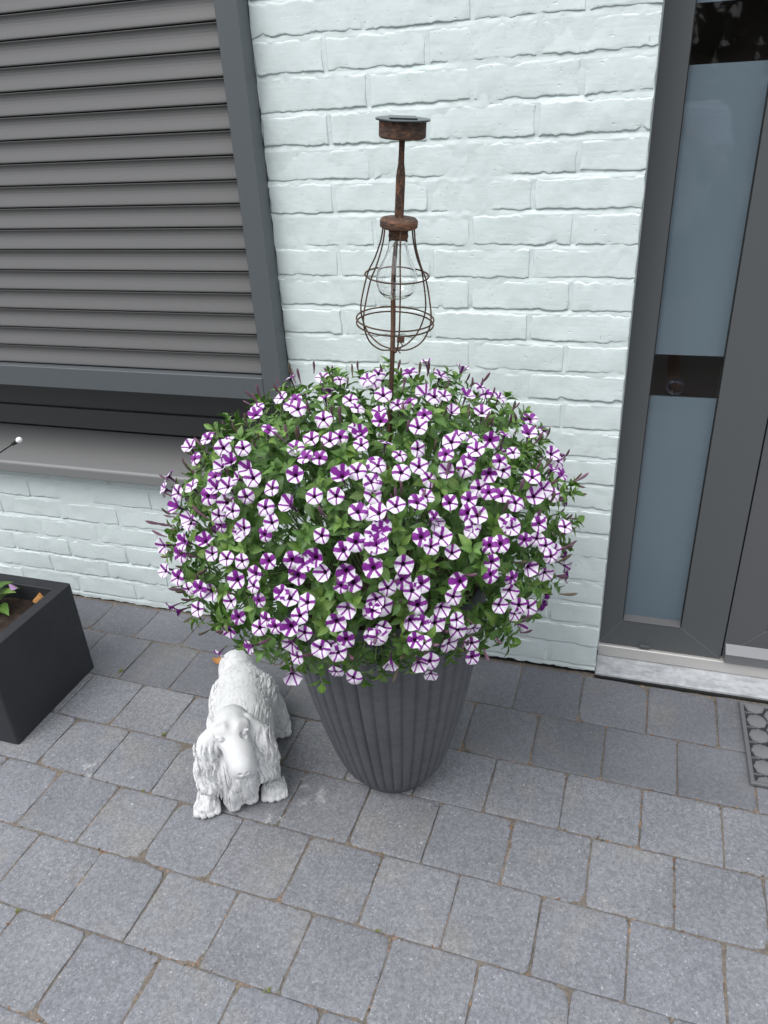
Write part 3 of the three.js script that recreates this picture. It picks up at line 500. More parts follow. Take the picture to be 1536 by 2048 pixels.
const FD = '75,80 60,180 40,350 245,325 380,125 525,125 450,195 600,240 745,80 870,185 960,170 895,310 890,400 1135,145 1220,140 1290,190 1330,270 1355,230 1280,390 1160,345 1045,430 1020,520 1440,55 655,450 130,500 240,440 380,470 310,520 350,625 610,565 520,640 100,635 20,660 945,625 1065,690 1165,640 1090,625 295,735 380,760 480,755 640,730 640,805 755,800 95,790 60,860 330,880 395,900 580,910 745,905 750,1005 150,1040 355,1045 440,1040 445,1130 480,20 1240,30 1040,60';
const flowerPx = [];
for (const [txt, ox, oy, s] of [[FA, 300, 700, 0.2995], [FB, 740, 700, 0.2734], [FC, 300, 1040, 0.2995], [FD, 740, 1040, 0.2734]]) for (const w of txt.split(' ')) { const [a, b] = w.split(',').map(Number); flowerPx.push([ox + a * s, oy + b * s]); }

function petalTexture(id) {            // dye pattern: white limb, five violet stripes along the petal ribs, dark throat
  const w = [0, 1, 2, 3, 4].map((i) => (i === 0 ? 0.235 : i === 1 || i === 4 ? 0.2 : 0.1) * (0.8 + 0.5 * hash3(id, i, 3)) * [1, 1.35, 0.9, 0.75][id % 4]);
  return tex(256, (u, v, c) => {
    if (u < 0.05 && v < 0.05) { c[0] = 86; c[1] = 38; c[2] = 84; return; }
    if (u > 0.95 && v < 0.05) { c[0] = 96; c[1] = 118; c[2] = 62; return; }
    const x = (u - 0.5) / 0.48, y = (v - 0.5) / 0.48, r = Math.hypot(x, y), a = Math.atan2(x, y); let k = 0, dk = sm(0.3, 0.15, r + 0.05 * (fbm2(u, v, 16, 2, id) - 0.5));
    for (let i = 0; i < 5; i++) {
      let d = a - i * 1.25664; d = Math.atan2(Math.sin(d), Math.cos(d)); if (Math.abs(d) > 1.2) continue;
      const dist = Math.abs(Math.sin(d)) * r, edge = w[i] * (0.75 + 0.9 * r * (1 - 0.62 * r)) * (1 + 0.5 * (fbm2(u, v, 22, 2, id + 9) - 0.5));
      k = Math.max(k, sm(edge, edge - 0.035, dist));
    }
    const vein = sm(0.8, 1, Math.cos(a * 40 + 3 * fbm2(u, v, 8, 2, 5))) * sm(0.2, 0.7, r) * 0.09, lav = 0.06 * fbm2(u, v, 6, 2, id + 4) + vein;
    let R = lerp(232, 196, lav * 2.4), G = lerp(228, 172, lav * 2.4), B = lerp(236, 214, lav * 2.4);
    const pr = 126 + 26 * (fbm2(u, v, 12, 2, id + 2) - 0.5); R = lerp(R, pr, k); G = lerp(G, 24, k); B = lerp(B, pr + 14, k);
    R = lerp(R, 58, dk); G = lerp(G, 8, dk); B = lerp(B, 62, dk); c[0] = R; c[1] = G; c[2] = B;
  }, true, false);
}
const PETAL = [0, 1, 2, 3].map((i) => phys(1, 1, 1, 0.6, { map: petalTexture(i), transmission: 0.16, thickness: 0, side: THREE.DoubleSide }));
PETAL.push(phys(1, 1, 1, 0.6, { map: petalTexture(7), transmission: 0.16, thickness: 0, side: THREE.DoubleSide }));
function flowerGeometry(id, cup = 0) { // unit: limb radius 1, face toward +z, trumpet tube behind
  const A = 40, rings = [[0.07, -0.7], [0.15, -0.38], [0.26, -0.16], [0.5, 0.0], [0.78, 0.04], [1, -0.04]], pos = [], uv = [], idx = [];
  rings.forEach(([r, z], j) => {
    for (let i = 0; i <= A; i++) {
      const a = i / A * 6.28319, lobe = 1 + 0.022 * Math.cos(5 * a) * r + 0.06 * n3(Math.cos(a) * 3 + id * 9, Math.sin(a) * 3, id) * r, R = r * lobe;
      pos.push(Math.sin(a) * R, Math.cos(a) * R, z + cup * r * r + r * r * (0.06 * Math.cos(5 * a) + 0.2 * n3(Math.cos(a) * 2 + id * 5, Math.sin(a) * 2, id + 2.5) + 0.09 * n3(Math.cos(a) * 5 + id * 5, Math.sin(a) * 5, id + 7.5)));
      uv.push(0.5 + Math.sin(a) * r * 0.475, 0.5 + Math.cos(a) * r * 0.475);
    }
  });
  for (let j = 0; j + 1 < rings.length; j++) for (let i = 0; i < A; i++) { const a = j * (A + 1) + i, b = a + A + 1; idx.push(a, a + 1, b, b, a + 1, b + 1); }
  const st = pos.length / 3, T = 10, tubeR = [[0.2, -0.22, 0], [0.15, -0.6, 0], [0.1, -1.1, 0], [0.085, -1.4, 0], [0.13, -1.42, 1], [0.1, -1.75, 1], [0.03, -1.95, 1]];
  tubeR.forEach(([r, z, g]) => { for (let i = 0; i <= T; i++) { const a = i / T * 6.28319; pos.push(Math.sin(a) * r, Math.cos(a) * r - 0.12 * z * z, z); uv.push(g ? 0.98 : 0.02, 0.02); } });
  for (let j = 0; j + 1 < tubeR.length; j++) for (let i = 0; i < T; i++) { const a = st + j * (T + 1) + i, b = a + T + 1; idx.push(a, b, a + 1, b, b + 1, a + 1); }
  return geo(pos, idx, uv);
}
const FLOWER = [flowerGeometry(1, 0.02), flowerGeometry(2, -0.12), flowerGeometry(3, 0.12), flowerGeometry(4, -0.28), flowerGeometry(5, 0.34), flowerGeometry(6, 0.75), flowerGeometry(8, -0.02)];
function addFlower(p, nrm, s, pale) {
  const o = mesh('flower', FLOWER[Math.floor(rnd() * 7)], PETAL[pale ? 4 : Math.floor(rnd() * 4)], plant);
  const up = V3(rr(-0.4, 0.4), 1, rr(-0.3, 0.3)); o.position.copy(p).sub(BC); o.quaternion.copy(quatFrom(nrm, up)); o.scale.setScalar(s); return o;
}
const look = V3(0.12, 0.42, 0.9);
const flowerAt = [];
for (const [u, v] of flowerPx) {
  const p = pixelToShell(u, v, 1.03 + rr(-0.015, 0.03)), nm = shellNormal(p);
  const w = sm(-0.3, 0.4, nm.dot(eye.clone().sub(p).normalize()));
  const j = rnd() < 0.25 ? 0.5 : 0.24, nrm = nm.clone().multiplyScalar(lerp(1, 0.7, w)).addScaledVector(look, lerp(0.05, 0.45, w) * (1 - 0.6 * sm(0.6, 0.95, nm.y))).add(V3(gauss() * j, gauss() * j, gauss() * j)).normalize();
  addFlower(p, nrm, rr(0.0144, 0.0187), rnd() < 0.06); flowerAt.push(p);
}
const surfPoint = (y, a, k) => { const c = Math.sqrt(1 - y * y), d = V3(c * Math.cos(a) * BA, y * (y > 0 ? BU : BD), c * Math.sin(a) * BA); const p = BC.clone().add(d); return BC.clone().addScaledVector(d, k / shell(p)); };
{ // the side away from the photograph
  let n = 0; for (let i = 0; i < 400 && n < 52; i++) { const p = surfPoint(rr(-0.55, 0.95), rr(0, 6.283), 1.03), nm = shellNormal(p); if (nm.dot(eye.clone().sub(p).normalize()) > 0.02 || p.z < 0.03) continue; addFlower(p, nm.add(V3(gauss() * 0.3, gauss() * 0.3, gauss() * 0.3)).normalize(), rr(0.0145, 0.0185), false); n++; }
}
// buds: closed violet-brown trumpets
const BUD = [std(0.12, 0.055, 0.08, 0.7), std(0.11, 0.085, 0.06, 0.7), std(0.18, 0.09, 0.14, 0.7)];
const budGeo = (() => { const g = grid(8, 8, (u, v) => { const a = u * 6.283, r = 0.075 * (0.45 + 0.75 * Math.sin(Math.PI * Math.pow(v, 1.6) * 0.93)) * (v > 0.97 ? 0.3 : 1); return [Math.cos(a) * r, Math.sin(a) * r + 0.26 * v * v, v]; }); return g; })();
for (let i = 0; i < 290; i++) {
  const p = surfPoint(rr(-0.35, 0.99), rr(0, 6.283), rr(0.95, 1.015)), nm = shellNormal(p); if (p.z < 0.05) continue;
  const d = nm.clone().add(V3(gauss() * 0.65, gauss() * 0.5 + 0.2, gauss() * 0.65)).normalize(), o = mesh('bud', budGeo, BUD[i % 3], plant); o.position.copy(p).sub(BC); o.quaternion.copy(quatFrom(d, V3(0.1, 1, 0.2))); o.scale.set(1, 1, 1).multiplyScalar(rr(0.022, 0.042));
}
// leaves in whorls at the shoot tips
const leaves = [];
for (let i = 0; i < 520; i++) {
  const y = lerp(-0.92, 0.995, (i + rnd()) / 520), a = i * 2.39996 + rr(-0.2, 0.2), c = surfPoint(y, a, rr(0.87, 1.005)), nm = shellNormal(c), t = V3(0.3, 1, 0.2).cross(nm).normalize(), b = nm.clone().cross(t), young = rnd() < 0.3;
  const k = 6 + Math.floor(rnd() * 4), ph = rnd() * 6.28;
  for (let j = 0; j < k; j++) {
    const q = ph + j * 2.4, el = lerp(-0.1, 1.0, j / k) + rr(-0.15, 0.15), d = t.clone().multiplyScalar(Math.cos(q) * Math.cos(el)).addScaledVector(b, Math.sin(q) * Math.cos(el)).addScaledVector(nm, Math.sin(el));
    leaves.push({ p: c.clone().addScaledVector(nm, lerp(-0.012, 0.012, j / k)), d, up: nm, s: rr(0.026, 0.044) * lerp(1.1, 0.62, j / k), tone: young && j > k * 0.5 ? 2 : Math.floor(rnd() * 2.5), out: nm.dot(eye.clone().sub(c).normalize()) });
  }
}
leaves.forEach((l) => { l.rank = l.out * l.s * (0.6 + 0.4 * shell(l.p)); });
leaves.sort((a, b) => b.rank - a.rank);
for (const l of leaves.slice(0, 298)) { const o = mesh('leaf', LEAFG[Math.floor(rnd() * 3)], LEAF[l.tone], plant); o.position.copy(l.p).sub(BC); o.quaternion.copy(quatFrom(l.d, l.up)); o.scale.setScalar(l.s); }
const rest = leaves.slice(298);
for (let i = 0; i < 2600; i++) { // older leaves inside the dome
  const p = surfPoint(rr(-0.95, 0.98), rr(0, 6.283), rr(0.55, 0.93)), d = V3(gauss(), gauss(), gauss()).normalize();
  if (p.y < 0.7 && Math.hypot(p.x - potX, p.z - potZ) < 0.29) continue;
  rest.push({ p, d, up: V3(gauss(), 1, gauss()).normalize(), s: rr(0.034, 0.05), tone: 1 });
}
for (let gI = 0; gI < 3; gI++) {
  const list = rest.filter((_, i) => i % 3 === gI), im = new THREE.InstancedMesh(LEAFG[gI], leafTone(1, 1, 1), list.length), mt = new THREE.Matrix4(), col = new THREE.Color();
  list.forEach((l, i) => { mt.compose(l.p.clone().sub(BC), quatFrom(l.d, l.up), V3(l.s, l.s, l.s)); im.setMatrixAt(i, mt); const k = rr(0.8, 1.2), t = [[0.205, 0.375, 0.075], [0.16, 0.315, 0.068], [0.3, 0.47, 0.11], [0.22, 0.4, 0.085]][l.tone]; im.setColorAt(i, col.setRGB(t[0] * k, t[1] * k, t[2] * k)); });
  im.name = 'foliage'; im.userData.kind = 'stuff'; shade(im); plant.add(im);
}
{ // stems from the soil to the shell
  const gs = [];
  for (let i = 0; i < 150; i++) { const y = rr(-0.8, 0.95), a = rr(0, 6.283), e = surfPoint(y, a, 0.98), s = V3(potX + Math.cos(a) * rr(0.02, 0.2), 0.62, potZ + Math.sin(a) * rr(0.02, 0.2)), m = s.clone().lerp(e, 0.5); m.y = Math.max(m.y, 0.72) + 0.05; gs.push(tube([s, m, e].map((p) => p.clone().sub(BC)), 0.0016, 8, 5)); }
  const o = mesh('stems', merge(gs), std(0.09, 0.15, 0.045, 0.8), plant); o.userData.kind = 'stuff';
}

// ------------------------------------------------------------------ signed distance figures
const smin = (a, b, k) => { const h = Math.max(k - Math.abs(a - b), 0) / k; return Math.min(a, b) - h * h * k * 0.25; };
function cap(px, py, pz, a, b, ra, rb) { const bx = b[0] - a[0], by = b[1] - a[1], bz = b[2] - a[2], qx = px - a[0], qy = py - a[1], qz = pz - a[2], t = clamp((qx * bx + qy * by + qz * bz) / (bx * bx + by * by + bz * bz), 0, 1), dx = qx - bx * t, dy = qy - by * t, dz = qz - bz * t; return Math.sqrt(dx * dx + dy * dy + dz * dz) - lerp(ra, rb, t); }
function ell(px, py, pz, c, r) { const x = (px - c[0]) / r[0], y = (py - c[1]) / r[1], z = (pz - c[2]) / r[2], k = Math.sqrt(x * x + y * y + z * z); return (k - 1) * Math.min(r[0], r[1], r[2]) * (k > 0.6 ? 1 : 1); }
function surface(sdf, lo, hi, n, polys) {
  const mc = new MarchingCubes(n, new THREE.MeshStandardMaterial(), false, false, polys), h = n / 2; mc.isolation = 0;
  const q = 4, at = (i, a) => lerp(lo[a], hi[a], i / n), reach = 0.5 * q / n * Math.hypot(hi[0] - lo[0], hi[1] - lo[1], hi[2] - lo[2]) * 1.5 + 0.014;
  for (let K = 0; K < n; K += q) for (let J = 0; J < n; J += q) for (let I = 0; I < n; I += q) {
    const c = sdf(at(I + q / 2, 0), at(J + q / 2, 1), at(K + q / 2, 2)), far = Math.abs(c) > reach;
    for (let k = K; k < Math.min(n, K + q); k++) for (let j = J; j < Math.min(n, J + q); j++) for (let i = I; i < Math.min(n, I + q); i++) mc.field[k * n * n + j * n + i] = far ? -c : -sdf(at(i, 0), at(j, 1), at(k, 2));
  }
  mc.update();
  const c = mc.count, p = new Float32Array(c * 3); for (let i = 0; i < c; i++) for (let a = 0; a < 3; a++) p[i * 3 + a] = lerp(lo[a], hi[a], (mc.positionArray[i * 3 + a] + 1) / 2);
  let g = new THREE.BufferGeometry(); g.setAttribute('position', new THREE.BufferAttribute(p, 3)); g = mergeVertices(g, 1e-5); g.computeVertexNormals(); return g;
}

// ------------------------------------------------------------------ stone dog
const dog = thing('dog_statue', 'pale cast stone spaniel statue lying beside the flower pot', 'statue', [-0.9, 0, 0.8]);
dog.rotation.y = Math.atan2(0.45, 0.89);
{
  // x: towards the pot, y: up, z: the way it faces
  const hc = [0.012, 0.236, -0.05];
  const strand = (u, v, w, f) => Math.pow(1 - Math.abs(n3(u * f, v * f, w * f)), 3);   // 1 in a combed groove between two locks
  function dogSdf(x0, y, z) {
    const x = 0.012 + (x0 - 0.012) / lerp(1, 0.86, sm(0.03, 0.1, y));
    let body = cap(x, y, z, [0.008, 0.13, -0.05], [0.034, 0.128, -0.19], 0.09, 0.088);
    body = smin(body, cap(x, y, z, [0.034, 0.128, -0.19], [0.03, 0.125, -0.33], 0.09, 0.092), 0.05);
    body = smin(body, ell(x, y, z, [0.108, 0.092, -0.315], [0.05, 0.086, 0.078]), 0.014);
    body = smin(body, ell(x, y, z, [-0.046, 0.088, -0.325], [0.05, 0.085, 0.078]), 0.016);
    body = smin(body, ell(x, y, z, [0.01, 0.14, -0.425], [0.068, 0.07, 0.058]), 0.02);
    body = smin(body, cap(x, y, z, [0.012, 0.07, -0.42], [0.0, 0.03, -0.45], 0.055, 0.035), 0.04);
    let hf = cap(x, y, z, [0.128, 0.07, -0.3], [0.128, 0.03, -0.275], 0.034, 0.028);
    for (let t = -1; t <= 1; t++) hf = smin(hf, cap(x, y, z, [0.128 + t * 0.017, 0.024, -0.28], [0.128 + t * 0.019, 0.014, -0.245], 0.013, 0.011), 0.006);
    body = smin(body, hf, 0.012); body = smin(body, cap(x, y, z, [-0.066, 0.05, -0.32], [-0.07, 0.026, -0.262], 0.032, 0.025), 0.012);
    let front = cap(x, y, z, [0.006, 0.135, -0.07], [0.012, 0.21, -0.065], 0.082, 0.062);
    front = smin(front, ell(x, y, z, [0.004, 0.112, -0.045], [0.078, 0.08, 0.056]), 0.03);
    let bib = ell(x, y, z, [0.006, 0.085, -0.008], [0.05, 0.06, 0.034]);
    bib = smin(bib, cap(x, y, z, [-0.014, 0.065, -0.006], [-0.016, 0.024, 0.002], 0.034, 0.022), 0.02);
    bib = smin(bib, cap(x, y, z, [0.028, 0.065, -0.012], [0.034, 0.03, -0.006], 0.032, 0.02), 0.014);
    front = smin(front, bib, 0.016);
    for (const s of [-1, 1]) {
      const px = s < 0 ? -0.088 : 0.096, pz = s < 0 ? -0.012 : -0.03;
      const leg = cap(x, y, z, [px * 0.8, 0.055, -0.14], [px, 0.032, pz - 0.03], 0.036, 0.026);
      let paw = ell(x, y, z, [px, 0.026, pz - 0.002], [0.034, 0.0275, 0.034]);
      for (let t = -1.5; t <= 1.5; t++) paw = smin(paw, cap(x, y, z, [px + t * 0.015, 0.024, pz], [px + t * 0.0175, 0.0135, pz + 0.026 - t * t * 0.003], 0.0145, 0.0115), 0.0035);
      front = smin(front, smin(leg, paw, 0.014), 0.01);
    }
    let d = smin(body, front, 0.025);
    const onChest = sm(-0.1, -0.04, z), belly = sm(0.05, 0.03, y) * sm(-0.06, -0.02, z);
    const back = strand(x + 0.3 * z, y + 0.25 * z, z * 0.24 + 7, 95) * 0.0046 + strand(x + 3 + 0.2 * z, y + 0.1 * z, z * 0.22, 165) * 0.0026;
    const drape = strand(x * (1 + 1.2 * (0.2 - y)), y * 0.13 + 3, z * 0.35, 105) * 0.007 + strand(x + 0.2 * y, y * 0.15 + 5, z * 0.4, 180) * 0.003;
    const worn = clamp(sm(0.18, 0.215, y) * sm(-0.1, -0.2, z) * 0.85 + sm(-0.36, -0.42, z) * 0.8 + belly * 0.6, 0, 0.88);
    d += (lerp(back, drape, onChest) - 0.0024) * (1 - worn);
    // head, turned and tipped towards the pot
    const yh = y - 0.012 - 0.06 * Math.max(0, z) ;
    let head = ell(x, yh, z, hc, [0.062, 0.057, 0.066]);
    head = smin(head, cap(x, yh, z, [0.018, 0.246, -0.008], [0.038, 0.208, 0.06], 0.047, 0.038), 0.02);
    head = smin(head, cap(x, yh, z, [0.022, 0.222, 0.03], [0.025, 0.194, 0.06], 0.031, 0.026), 0.012);
    head = smin(head, cap(x, yh, z, [0.044, 0.222, 0.028], [0.053, 0.194, 0.056], 0.031, 0.026), 0.012);
    head = smin(head, cap(x, yh, z, [0.033, 0.205, 0.022], [0.039, 0.176, 0.05], 0.022, 0.018), 0.01);
    head = smin(head, cap(x, yh, z, [-0.03, 0.274, -0.002], [-0.004, 0.284, 0.004], 0.011, 0.01), 0.024);
    head = smin(head, cap(x, yh, z, [0.034, 0.287, 0.0], [0.058, 0.278, -0.013], 0.01, 0.011), 0.024);
    const eyes = [[-0.0165, 0.2635, 0.0215, 0.25], [0.0525, 0.2675, 0.0135, -0.2]];
    for (const e of eyes) { head = -smin(-head, ell(x, yh, z, [e[0], e[1], e[2] + 0.005], [0.016, 0.0105, 0.0105]), 0.004); head = -smin(-head, cap(x, yh, z, [e[0], e[1], e[2] + 0.002], [e[0] + (e[3] > 0 ? -0.024 : 0.022), e[1] + 0.001, e[2] - 0.014], 0.003, 0.002), 0.003); }
    for (const e of eyes) {
      head = Math.min(head, ell(x, yh, z, [e[0], e[1] - 0.0005, e[2] - 0.0065], [0.0098, 0.0082, 0.0088]));
      head = smin(head, cap(x, yh, z, [e[0] - 0.013, e[1] + 0.006, e[2] - 0.005], [e[0] + 0.013, e[1] + 0.0075, e[2] - 0.005], 0.003, 0.003), 0.004);
    }
    head = -smin(-head, cap(x, yh, z, [0.018, 0.31, -0.035], [0.02, 0.3, 0.004], 0.003, 0.004), 0.024);
    head = smin(head, ell(x, yh, z, [0.042, 0.207, 0.087], [0.02, 0.0145, 0.0115]), 0.003);
    for (const s of [-1, 1]) head = -smin(-head, ell(x, yh, z, [0.043 + s * 0.0095, 0.2065, 0.0965], [0.0058, 0.0046, 0.0075]), 0.002);
    head = -smin(-head, cap(x, yh, z, [0.043, 0.2, 0.0985], [0.042, 0.186, 0.088], 0.0012, 0.0012), 0.002);
    for (const s of [-1, 1]) head = -smin(-head, cap(x, yh, z, [0.041 + s * 0.014, 0.182, 0.082], [0.036 + s * 0.042, 0.192, 0.03], 0.0022, 0.0022), 0.004);
    const flap = (px, py, pz, top, mid, low, side) => { // hanging ear: broad, thin, wavy edged
      let e = cap(px, py, pz, top, mid, 0.02, 0.028); e = smin(e, ell(px, py, pz, mid, [0.036, 0.05, 0.026]), 0.03);
      e = smin(e, ell(px, py, pz, [lerp(mid[0], low[0], 0.55) + side * 0.006, lerp(mid[1], low[1], 0.55), lerp(mid[2], low[2], 0.55)], [0.043, 0.05, 0.025]), 0.03);
      return smin(e, ell(px, py, pz, low, [0.036, 0.034, 0.023]), 0.025);
    };
    const earL = flap(x, y, z, [-0.034, 0.268, -0.035], [-0.07, 0.212, -0.016], [-0.076, 0.112, 0.012], -1);
    const earR = flap(x, y, z, [0.062, 0.27, -0.045], [0.096, 0.205, -0.028], [0.098, 0.118, 0.0], 1);
    let ear = Math.min(earL, earR);
    ear += (strand(x + 0.12 * y + 0.006 * Math.sin(y * 90), y * 0.13, z * 0.3 + 0.2 * y, 95) * 0.0084 + strand(x + 0.2 * y + 5, y * 0.15, z * 0.3, 175) * 0.0048 + 0.0022 * n3(x * 40, y * 40, z * 40) - 0.003) * sm(0.265, 0.235, y);
    head = smin(head, ear, 0.006);
    d = smin(d, head, 0.006);
    return Math.max(d, -y + 0.0005);
  }
  const g = surface(dogSdf, [-0.15, -0.012, -0.51], [0.19, 0.33, 0.115], 208, 900000);
  const p = g.attributes.position, col = new Float32Array(p.count * 3);
  for (let i = 0; i < p.count; i++) {   // weathered cast stone: grey lichen grain and pale worn patches
    const x = p.getX(i), y = p.getY(i), z = p.getZ(i), a = 0.5 + 0.5 * n3(x * 26, y * 26, z * 26), b = 0.5 + 0.5 * n3(x * 160, y * 160, z * 160), c = 0.5 + 0.5 * n3(x * 70 + 9, y * 70, z * 70), k = 0.72 - 0.12 * sm(0.45, 0.8, a * 0.5 + c * 0.5) * (y > 0.2 && z > -0.1 ? 0.3 : 1) - 0.15 * sm(0.55, 0.95, b) * (y > 0.2 && z > -0.1 ? 0.35 : 1);
    col[i * 3] = k * 0.99; col[i * 3 + 1] = k; col[i * 3 + 2] = k * 1.01;
  }
  g.setAttribute('color', new THREE.BufferAttribute(col, 3));
  mesh('body', g, new THREE.MeshStandardMaterial({ vertexColors: true, roughness: 0.9 }), dog);
}

// ------------------------------------------------------------------ litter in the joints
{
  const flake = new THREE.IcosahedronGeometry(1, 0), list = [];
  for (let i = 0; i < 900; i++) {
    const r = 1 + Math.floor(rnd() * 9), alongRow = rnd() < 0.62, clump = n3(i * 0.13, r * 3.1, 4); let x, z;
    if (alongRow) { x = rr(-2.2, 1.2); z = rowZ[r] + skew * x + rr(-0.004, 0.004); } else { const k = Math.floor(rr(-10, 6)); x = rowX[r - 1] + k * 0.2016 + rr(-0.003, 0.003); z = lerp(rowZ[r - 1], rowZ[r], Math.pow(rnd(), 2) < 0.3 ? rr(0, 0.2) : rnd()) + skew * x; }
    if (n3(x * 6, z * 6, 2) < -0.05 || z < 0.03) continue; list.push([x, z]);
  }
  const im = new THREE.InstancedMesh(flake, std(1, 1, 1, 0.95), list.length), m4 = new THREE.Matrix4(), c = new THREE.Color();
  list.forEach(([x, z], i) => { m4.compose(V3(x, -0.0015 + rr(-0.001, 0.0025), z), new THREE.Quaternion().setFromEuler(new THREE.Euler(rr(-0.4, 0.4), rnd() * 6, rr(-0.4, 0.4))), V3(rr(0.0015, 0.0065), rr(0.0008, 0.0018), rr(0.001, 0.0028))); im.setMatrixAt(i, m4); const k = rnd(); c.setRGB(...(k < 0.55 ? [0.2, 0.1, 0.05] : k < 0.8 ? [0.12, 0.09, 0.06] : [0.3, 0.15, 0.06])); im.setColorAt(i, c); });
  im.name = 'joint_litter'; im.userData = { label: 'brown plant litter caught in the joints of the paving', category: 'litter', kind: 'stuff' }; shade(im); scene.add(im);
}
{
  const spots = [[242, 1342, 1, 'yellow green moss tuft in the joint close to the black planter'], [327, 1468, 0.8, 'yellow green moss tuft in the joint between planter and stone dog'], [285, 1582, 0.6, 'small moss tuft in the joint beside the front paws of the stone dog'], [537, 1980, 0.7], [36, 1822, 0.6], [756, 1862, 0.6]];
  spots.forEach(([u, v, s, text], q) => {
    const p = onPlaneY(u, v, 0.002), gs = []; for (let i = 0; i < 22; i++) { const g = leafGeometry(0.4, 0.2, 0.2), a = rnd() * 6.28, d = V3(Math.cos(a), rr(0.3, 1.2), Math.sin(a)); g.applyMatrix4(new THREE.Matrix4().compose(V3(gauss() * 0.006, -0.002, gauss() * 0.006), quatFrom(d, V3(0, 1, 0.01)), V3(1, 1, 1).multiplyScalar(rr(0.005, 0.011) * s))); gs.push(g); }
    const o = mesh(numbered('moss_tuft'), merge(gs), std(0.17, 0.19, 0.05, 0.9, { side: THREE.DoubleSide }), scene); o.position.copy(p); o.userData = { label: text ?? 'tiny moss tuft in the open paving, away from pot and planter', category: 'moss', group: 'moss tufts in the paving joints' };
  });
}

// ------------------------------------------------------------------ trees across the garden, mirrored in the door glass
function tree(x, z, h, label) {
  const t = thing('garden_tree', label, 'tree', [x, -0.035, z], 'trees across the garden from the house');
  const g = new THREE.CylinderGeometry(0.1, 0.2, h * 0.55, 12, 6); g.translate(0, h * 0.275, 0); mesh('trunk', g, std(0.07, 0.055, 0.04, 0.95), t);
  for (let i = 0; i < 7; i++) { const a = i * 2.4, l = h * 0.3; mesh('limb', tube([V3(0, h * 0.3 + i * h * 0.035, 0), V3(Math.cos(a) * l * 0.5, h * 0.45 + i * h * 0.04, Math.sin(a) * l * 0.5), V3(Math.cos(a) * l, h * 0.55 + i * h * 0.045, Math.sin(a) * l)], 0.04, 8, 6), std(0.07, 0.055, 0.04, 0.95), t); }
  const N = 5200, im = new THREE.InstancedMesh(LEAFG[1], leafTone(0.07, 0.13, 0.035), N), m4 = new THREE.Matrix4();
  for (let i = 0; i < N; i++) { const a = rnd() * 6.28, cy = rr(-1, 1), r = Math.cbrt(rr(0.2, 1)) * Math.sqrt(1 - cy * cy) * (1 + 0.3 * Math.sin(a * 3 + x) * Math.cos(cy * 5)); m4.compose(V3(Math.cos(a) * r * h * 0.36, h * 0.56 + cy * h * 0.44, Math.sin(a) * r * h * 0.36), quatFrom(V3(gauss(), gauss(), gauss()), V3(0.1, 1, 0.2)), V3(1, 1, 1).multiplyScalar(rr(0.16, 0.32))); im.setMatrixAt(i, m4); }
  im.name = 'crown'; im.userData.kind = 'stuff'; shade(im); t.add(im);
}
for (const [x, z, h, text] of [[-1.6, 9.5, 5.2, 'leafy garden tree standing across from the shuttered window'], [1.1, 10.2, 6, 'tallest leafy garden tree, standing across from the front door'], [3.6, 9.4, 5.4, 'leafy garden tree across from the wall beyond the front door']]) tree(x, z, h, text);

